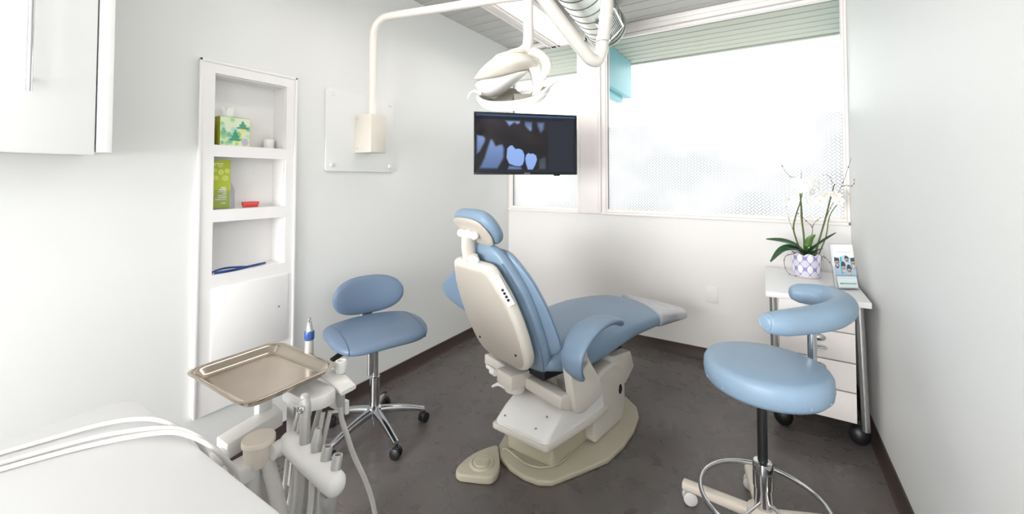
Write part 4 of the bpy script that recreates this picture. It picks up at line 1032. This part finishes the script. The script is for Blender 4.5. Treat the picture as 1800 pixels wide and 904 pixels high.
twig([(-.03, -.01, .13), (-.06, -.03, .26), (-.085, -.04, .34), (-.10, -.04, .43)], .0018)
twig([(-.06, -.03, .14), (-.11, -.05, .12), (-.115, -.05, .06), (-.09, -.05, .012), (-.05, -.055, .006)], .0022)
twig([(.07, -.02, .14), (.10, -.03, .12), (.125, -.04, .075)], .0022)

# ------------------------------------------------------------------ brochure holder
t = thing('brochure_holder', 'clear holder with white and blue brochures of smiling faces on the drawer cart', 'brochure holder', (.36, 2.885, .7505), R(28))
tl = Matrix.Rotation(R(-9), 4, 'X')
b = B().box(-.058, .058, .0, .002, .0, .245, m=tl); b.box(-.058, .058, -.030, -.028, .004, .075, m=tl); b.box(-.058, -.056, -.03, .0, .004, .12, m=tl); b.box(.056, .058, -.03, .0, .004, .12, m=tl); b.box(-.058, .058, -.03, .05, .0, .0022)
obj('acrylic_holder', b, M['acr'], t)
obj('brochure_stack', B().box(-.053, .053, -.022, -.003, .004, .238, m=tl), M['paper'], t)
faces = [(.12, .56, .11, .12), (.42, .44, .10, .11), (.62, .62, .09, .085), (.68, .38, .10, .10), (.93, .55, .11, .13)]
def bro(u, v):
    c = (247, 247, 249)
    if .81 < v < .835 and .15 < u < .8: return (205, 222, 230) if int(u*70) % 4 else c
    if .22 < v < .72-.03*math.sin(u*9):
        c = mixc((120, 190, 214), (206, 226, 238), sstep(.25, .7, v)+.2*math.sin(u*12))
        if .29 < u < .38 or .80 < u < .86: c = (70, 178, 188)
        for (x, y, rx, ry) in faces:
            d = ((u-x)/rx)**2+((v-y)/ry)**2; hd_ = ((u-x)/(rx*1.15))**2+((v-y-.055)/(ry*1.05))**2
            if ((u-x)/(rx*1.5))**2+((v-y+.22)/.14)**2 < 1: c = (178, 206, 226)
            if hd_ < 1: c = (74, 72, 88)
            if d < .9 and v < y+.06:
                c = mixc((216, 196, 188), (176, 156, 156), (u-x)/rx*.5+.5)
                if abs(v-y-.01) < .012 and abs(abs(u-x)-rx*.4) < .022: c = (50, 46, 54)
                if abs(v-y+.055) < .014 and abs(u-x) < rx*.42: c = (240, 238, 238)
                if x < .2 and v < y-.03 and d > .35: c = (70, 60, 62)
    return c
p, cs = grid_print(bro, lambda u, v: tl@Vector((-.053+u*.106, -.0225, .004+v*.234)), 64, 120)
obj('printed_cover', p, M['print'], t, colors=cs)
def card(u, v):
    if .28 < v < .42 and .1 < u < .95: return (90, 196, 190) if (u < .2 or int(u*60) % 5) else (226, 244, 243)
    return (226, 244, 244) if v > .75 else (244, 248, 249)
ctl_ = Matrix.Translation((0, -.0, .004))@Matrix.Rotation(R(-16), 4, 'X')
b = B().box(-.055, .045, -.036, -.033, .0, .06, m=ctl_); o_ = obj('card_stack', b, M['paper'], t)
p, cs = grid_print(card, lambda u, v: ctl_@Vector((-.055+u*.10, -.0365, .0+v*.06)), 50, 24)
obj('printed_card', p, M['print'], o_, colors=cs)

# ------------------------------------------------------------------ near counter cart
t = thing('counter_cart', 'white topped counter cart with hoses lying across it in the lower left foreground', 'cart', (-.9, -.1, 0), world=True)
b = B().prism([(-1.245, -.60), (-1.245, .32), (-1.215, .345), (-.42, .345), (-.42, -.60)], 'z', .825, .852, .006, round_=.03); obj('worktop', b, M['top'], t)
obj('cabinet', B().box(-1.21, -.47, -.57, .29, .08, .825, .003), M['white'], t)
for k in range(3): 
    d = obj('drawer', B().box(-.469, -.45, -.55+.275*k, -.285+.275*k, .10, .81, .002), M['white'], t)
    b = B(); b.cyl((-.435, -.42+.275*k, .55), (-.435, -.42+.275*k, .70), .006); obj('pull', b, M['chrome'], d)
for xx, yy in ((-1.15, -.5), (-1.15, .22), (-.53, -.5), (-.53, .22)):
    b = B(); b.ball((xx, yy, .04), .03, .022, .039); obj('caster', b, M['black'], t)

# ------------------------------------------------------------------ delivery unit: arms, cup, holder bar, block, hoses
t = thing('delivery_unit', 'white dental delivery arm with instrument holder bar and hoses beside the counter', 'delivery unit', (-1.08, .36, .6), world=True)
b = B().prism([(-1.232, .51), (-1.172, .51), (-1.205, .667), (-1.270, .677)], 'z', .634, .676, .004); obj('upper_arm', b, M['plas'], t)
b = B().prism([(-1.150, .352), (-1.090, .352), (-1.100, .545), (-1.157, .545)], 'z', .598, .640, .004); obj('lower_arm', b, M['plas'], t)
b = B(); b.box(-1.205, -1.160, .455, .512, .55, .660, .006); obj('link_post', b, M['plas'], t)
b = B(); b.box(-1.16, -1.08, .349, .40, .55, .645, .006); obj('cart_bracket', b, M['plas'], t)
b = B(); b.box(-1.32, -1.16, .55, .71, .764, .776, .005); b.box(-1.275, -1.245, .62, .66, .655, .768, .005); obj('tray_support', b, M['plas'], t)
cc = (-1.118, .558)
b = B(); b.lathe([(.031, .622), (.033, .627), (.0345, .675)], (cc[0], cc[1], 0), 32); cp = obj('collector_cup', b, M['cream'], t)
b = B(); b.lathe([(.0365, .672), (.0385, .674), (.0385, .684), (.037, .687), (.001, .688)], (cc[0], cc[1], 0), 32); obj('lid', b, M['cream'], cp)
b = B(); rg = []
BX0, BX1 = -1.096, -.816
def hby(x): return .613-.113*(x+1.085)
hx = [(BX0, .006), (BX0+.003, .016), (BX0+.010, .022), (BX0+.022, .0255), (-1.0, .027), (BX1-.04, .027), (BX1-.018, .0255), (BX1-.007, .018), (BX1-.002, .006)]
for x, r in hx: rg.append([Vector((x, hby(x)+r*math.cos(2*math.pi*k/24), .660+r*math.sin(2*math.pi*k/24))) for k in range(24)])
b.loft(rg); b.cyl((-1.078, .57, .655), (-1.078, .61, .655), .020); hb = obj('holder_bar', b, M['plas'], t, ang=60)
def hbp(x, dy=0.0, z=0.0): return Vector((x, hby(x)+dy, .660+z))
for x in (-.897, -.850):
    b = B(); b.lathe([(.0115, -.01), (.0118, .030), (.0105, .036), (.0075, .036), (.007, .02)], hbp(x, .006, .018), 20, Matrix.Rotation(R(-12), 3, 'X')); sk = obj('holder_socket', b, M['syr'], t)
    b = B(); b.lathe([(.0077, .031), (.001, .032)], hbp(x, .006, .018), 16, Matrix.Rotation(R(-12), 3, 'X')); obj('socket_bore', b, M['hole'], sk)
# control block with its curved cover under the tray
b = B().prism([(-1.20, .655), (-1.075, .655), (-1.045, .70), (-1.06, .745), (-1.20, .745)], 'z', .712, .748, .006, round_=.02); obj('control_block', b, M['plas'], t)
b = B(); rg = []
for k in range(13):
    u = k/12; x = -1.175+.125*u; z = .762-.032*u**2.6; rg.append(sring(Vector((x, .762+.012*u, z)), Y_, Z_, .026, .006, 16, .5))
b.loft(rg); obj('curved_cover', b, M['plas'], t)
b = B(); b.box(-1.23, -1.19, .69, .73, .44, .75, .006); obj('support_post', b, M['tubeg'], t)
b = B(); b.box(-1.127, -1.096, .774, .806, .705, .732, .005); obj('valve_clip', b, M['plas'], t)
b = B(); b.prism([(-1.30, .63), (-1.10, .63), (-1.10, .67), (-1.30, .67)], 'y', .80, .815, .004); obj('rear_bracket', b, M['plas'], t)
# suction hoses from the cup
b = B(); b.tube([(cc[0]+.0, cc[1]-.010, .63), (cc[0]+.0, cc[1]-.015, .50), (cc[0]+.01, cc[1]-.02, .38), (cc[0]+.0, .46, .22), (-1.02, .30, .12)], .019, 14, 8); obj('suction_hose', b, M['tube'], t)
b = B(); b.tube([(cc[0]+.018, cc[1]+.012, .63), (cc[0]+.055, cc[1]+.02, .54), (cc[0]+.11, cc[1]+.01, .47), (cc[0]+.125, cc[1]-.01, .38), (cc[0]+.07, .48, .24), (-1.0, .32, .12)], .017, 14, 8); sh_ = obj('suction_hose', b, M['tube'], t)
b = B(); b.torus((cc[0]+.105, cc[1]+.01, .475), .0185, .0045, 24, 8, Matrix.Rotation(R(35), 3, 'Y')); b.ball((cc[0]+.082, cc[1]-.005, .468), .008); obj('hose_clip', b, M['plas'], sh_)
b = B(); b.tube([(cc[0]-.018, cc[1]-.018, .63), (cc[0]-.034, cc[1]-.03, .50), (cc[0]-.03, cc[1]-.04, .40), (-1.10, .40, .2), (-1.05, .30, .15)], .008, 10, 6); obj('supply_hose', b, M['tube'], t)
for pts in ([(-1.235, -.10, .857), (-1.20, .05, .857), (-1.165, .19, .857), (-1.125, .275, .862), (-1.06, .322, .866), (-.985, .345, .858), (-.955, .37, .82), (-.99, .40, .72), (-1.02, .38, .60), (-1.03, .33, .50)],
            [(-1.19, -.10, .857), (-1.16, .04, .857), (-1.125, .17, .857), (-1.075, .265, .861), (-.99, .327, .868), (-.92, .352, .860), (-.90, .385, .81), (-.95, .42, .72), (-1.0, .40, .62), (-1.02, .33, .50)],
            [(-1.165, -.10, .857), (-1.138, .04, .857), (-1.105, .155, .857), (-1.06, .25, .858), (-.985, .318, .866), (-.925, .345, .862), (-.885, .372, .83), (-.93, .425, .73), (-.98, .41, .63), (-1.0, .33, .50)]):
    b = B(); b.tube(pts, .0042, 10, 8); obj('supply_hose', b, M['tube'], t)
rnd = random.Random(3)
for (x, y, z, xb_, yb_) in ((-1.17, .70, .69, -1.16, .60), (-1.15, .715, .69, -1.13, .60), (-1.12, .70, .69, -1.08, .56), (-1.10, .715, .69, -1.10, .62), (-1.075, .71, .69, -1.02, .60), (-1.065, .725, .69, -1.05, .63), (-1.14, .69, .69, -1.20, .66)):
    b = B(); b.tube([(x, y, z), ((x*2+xb_)/3, (y*2+yb_)/3, .58), ((x+xb_)/2+rnd.uniform(-.01, .01), (y+yb_)/2, .45), (xb_, yb_, .30), (xb_+.05, yb_-.12, .16), (-1.0, .33, .14)], rnd.choice((.0065, .008, .0065)), 10, 7); obj('instrument_hose', b, rnd.choice((M['tube'], M['tubeg'])), t)
for x in (-1.02, -.995, -.945, -.900, -.885):
    p = hbp(x, 0, -.02); b = B(); b.tube([p, p+Vector((.0, -.01, -.12)), p+Vector((-.02, -.05, -.28)), p+Vector((-.06, -.14, -.42)), (-.98, .33, .14)], rnd.choice((.006, .008, .007)), 10, 7); obj('instrument_hose', b, rnd.choice((M['tube'], M['tubeg'])), t)
b = B(); b.lathe([(.017, 0), (.017, .05), (.020, .055), (.020, .075)], hbp(-.855, -.005, -.098), 18); obj('hose_coupling', b, M['syr'], t)
# tray
t = thing('instrument_tray', 'brushed steel instrument tray resting on the delivery arm', 'tray', (-1.245, .63, .776), world=True)
def rrect(x0, x1, y0, y1, r, z, n=6):
    return [Vector((p[0], p[1], z)) for p in round_poly([(x0, y0), (x1, y0), (x1, y1), (x0, y1)], r, n)]
tx0, tx1, ty0, ty1 = -1.411, -1.080, .503, .757
rings = []
for ins, z, r in ((.022, .7775, .028), (.012, .786, .036), (.004, .797, .042), (-.004, .8015, .046), (-.007, .8035, .048), (-.004, .805, .046), (.004, .8035, .042), (.010, .799, .038), (.020, .786, .032), (.026, .7815, .026), (.034, .7805, .022)):
    rings.append(rrect(tx0+ins, tx1-ins, ty0+ins, ty1-ins, r, z))
obj('pan', B().loft(rings), M['steel'], t, ang=60)
# handpieces and syringes resting in holders
t = thing('handpiece', 'silver handpiece with a blue ring standing behind the steel tray', 'handpiece', (-1.225, .775, .70), world=True)
b = B(); hx, hy = -1.238, .766
b.lathe([(.009, .68), (.010, .72), (.0125, .76), (.0135, .80), (.0125, .842)], (hx, hy, 0), 20); obj('body', b, M['syr'], t)
b = B(); b.lathe([(.0135, .842), (.015, .846), (.015, .866), (.0135, .870)], (hx, hy, 0), 20); obj('blue_ring', b, M['bring'], t)
b = B(); b.lathe([(.0115, .870), (.0085, .885), (.007, .900), (.0045, .902), (.0045, .912)], (hx, hy, 0), 20); obj('coupling', b, M['chrome'], t)
b = B(); b.tube([(hx, hy, .69), (hx+.01, hy-.02, .55), (hx+.05, hy-.06, .40), (-1.1, .6, .25)], .006, 8, 6); obj('hose', b, M['tube'], t)
t = thing('air_water_syringe', 'grey air water syringe with round button standing in the holder bar', 'syringe', (-.995, .60, .68), world=True)
b = B(); sx_, sy_ = -.995, hby(-.995)+.004
b.tube([(sx_, sy_, .674), (sx_-.004, sy_+.003, .715), (sx_-.010, sy_+.006, .755)], [.0120, .0125, .0135], 18, 6); obj('grip', b, M['syr'], t)
b = B(); b.tube([(sx_-.010, sy_+.006, .752), (sx_-.014, sy_+.008, .772), (sx_-.018, sy_+.009, .790)], [.0145, .0155, .012], 18, 6, flat=(1, .9)); b.ball((sx_-.018, sy_+.009, .790), .0118); hd = obj('head', b, M['syr'], t)
bc = Vector((sx_-.008, sy_-.006, .771)); bm_ = Vector((.45, -.75, .25)).normalized().to_track_quat('Z', 'Y').to_matrix()
b = B(); b.lathe([(.0095, 0), (.0095, .004), (.007, .006), (.0065, .003), (.0042, .003), (.004, .007), (.001, .0075)], bc, 24, bm_); obj('button', b, M['chrome'], hd)
t = thing('suction_tip', 'short tapered silver nozzle standing in the holder bar', 'nozzle', (-.945, .60, .68), world=True)
b = B(); b.lathe([(.009, .0), (.0128, .018), (.0125, .030), (.009, .052), (.007, .060), (.005, .060), (.0045, .045)], hbp(-.945, .006, .018), 22, Matrix.Rotation(R(-8), 3, 'X')); obj('nozzle', b, M['syr'], t)
b = B(); b.lathe([(.0112, .0), (.0112, .008)], hbp(-.945, .006, .018), 18, Matrix.Rotation(R(-8), 3, 'X')); obj('nozzle_base', b, M['tubeg'], t)
t = thing('suction_valve', 'grey suction valve held in the white clip with its hose hanging to the floor', 'suction valve', (-1.11, .79, .70), world=True)
b = B(); vx, vy = -1.111, .790
b.lathe([(.010, .660), (.013, .672), (.0135, .70), (.0125, .755), (.014, .765)], (vx, vy, 0), 20); obj('grip', b, M['tubeg'], t)
b = B(); b.lathe([(.0145, .762), (.018, .775), (.019, .79), (.015, .797), (.010, .797), (.009, .785)], (vx, vy, 0), 20); b.cyl((vx-.028, vy-.012, .782), (vx, vy, .782), .008); obj('valve_head', b, M['plas'], t)
b = B(); b.tube([(vx, vy, .668), (vx, vy+.005, .62), (vx-.005, vy+.03, .55), (vx-.01, vy+.06, .47), (vx-.004, vy+.10, .37), (vx, vy+.13, .265), (vx+.0, vy+.14, .15), (-1.10, .80, .05), (-1.06, .60, .02), (-1.0, .42, .03)], .0075, 10, 8); obj('hose', b, M['tube'], t)
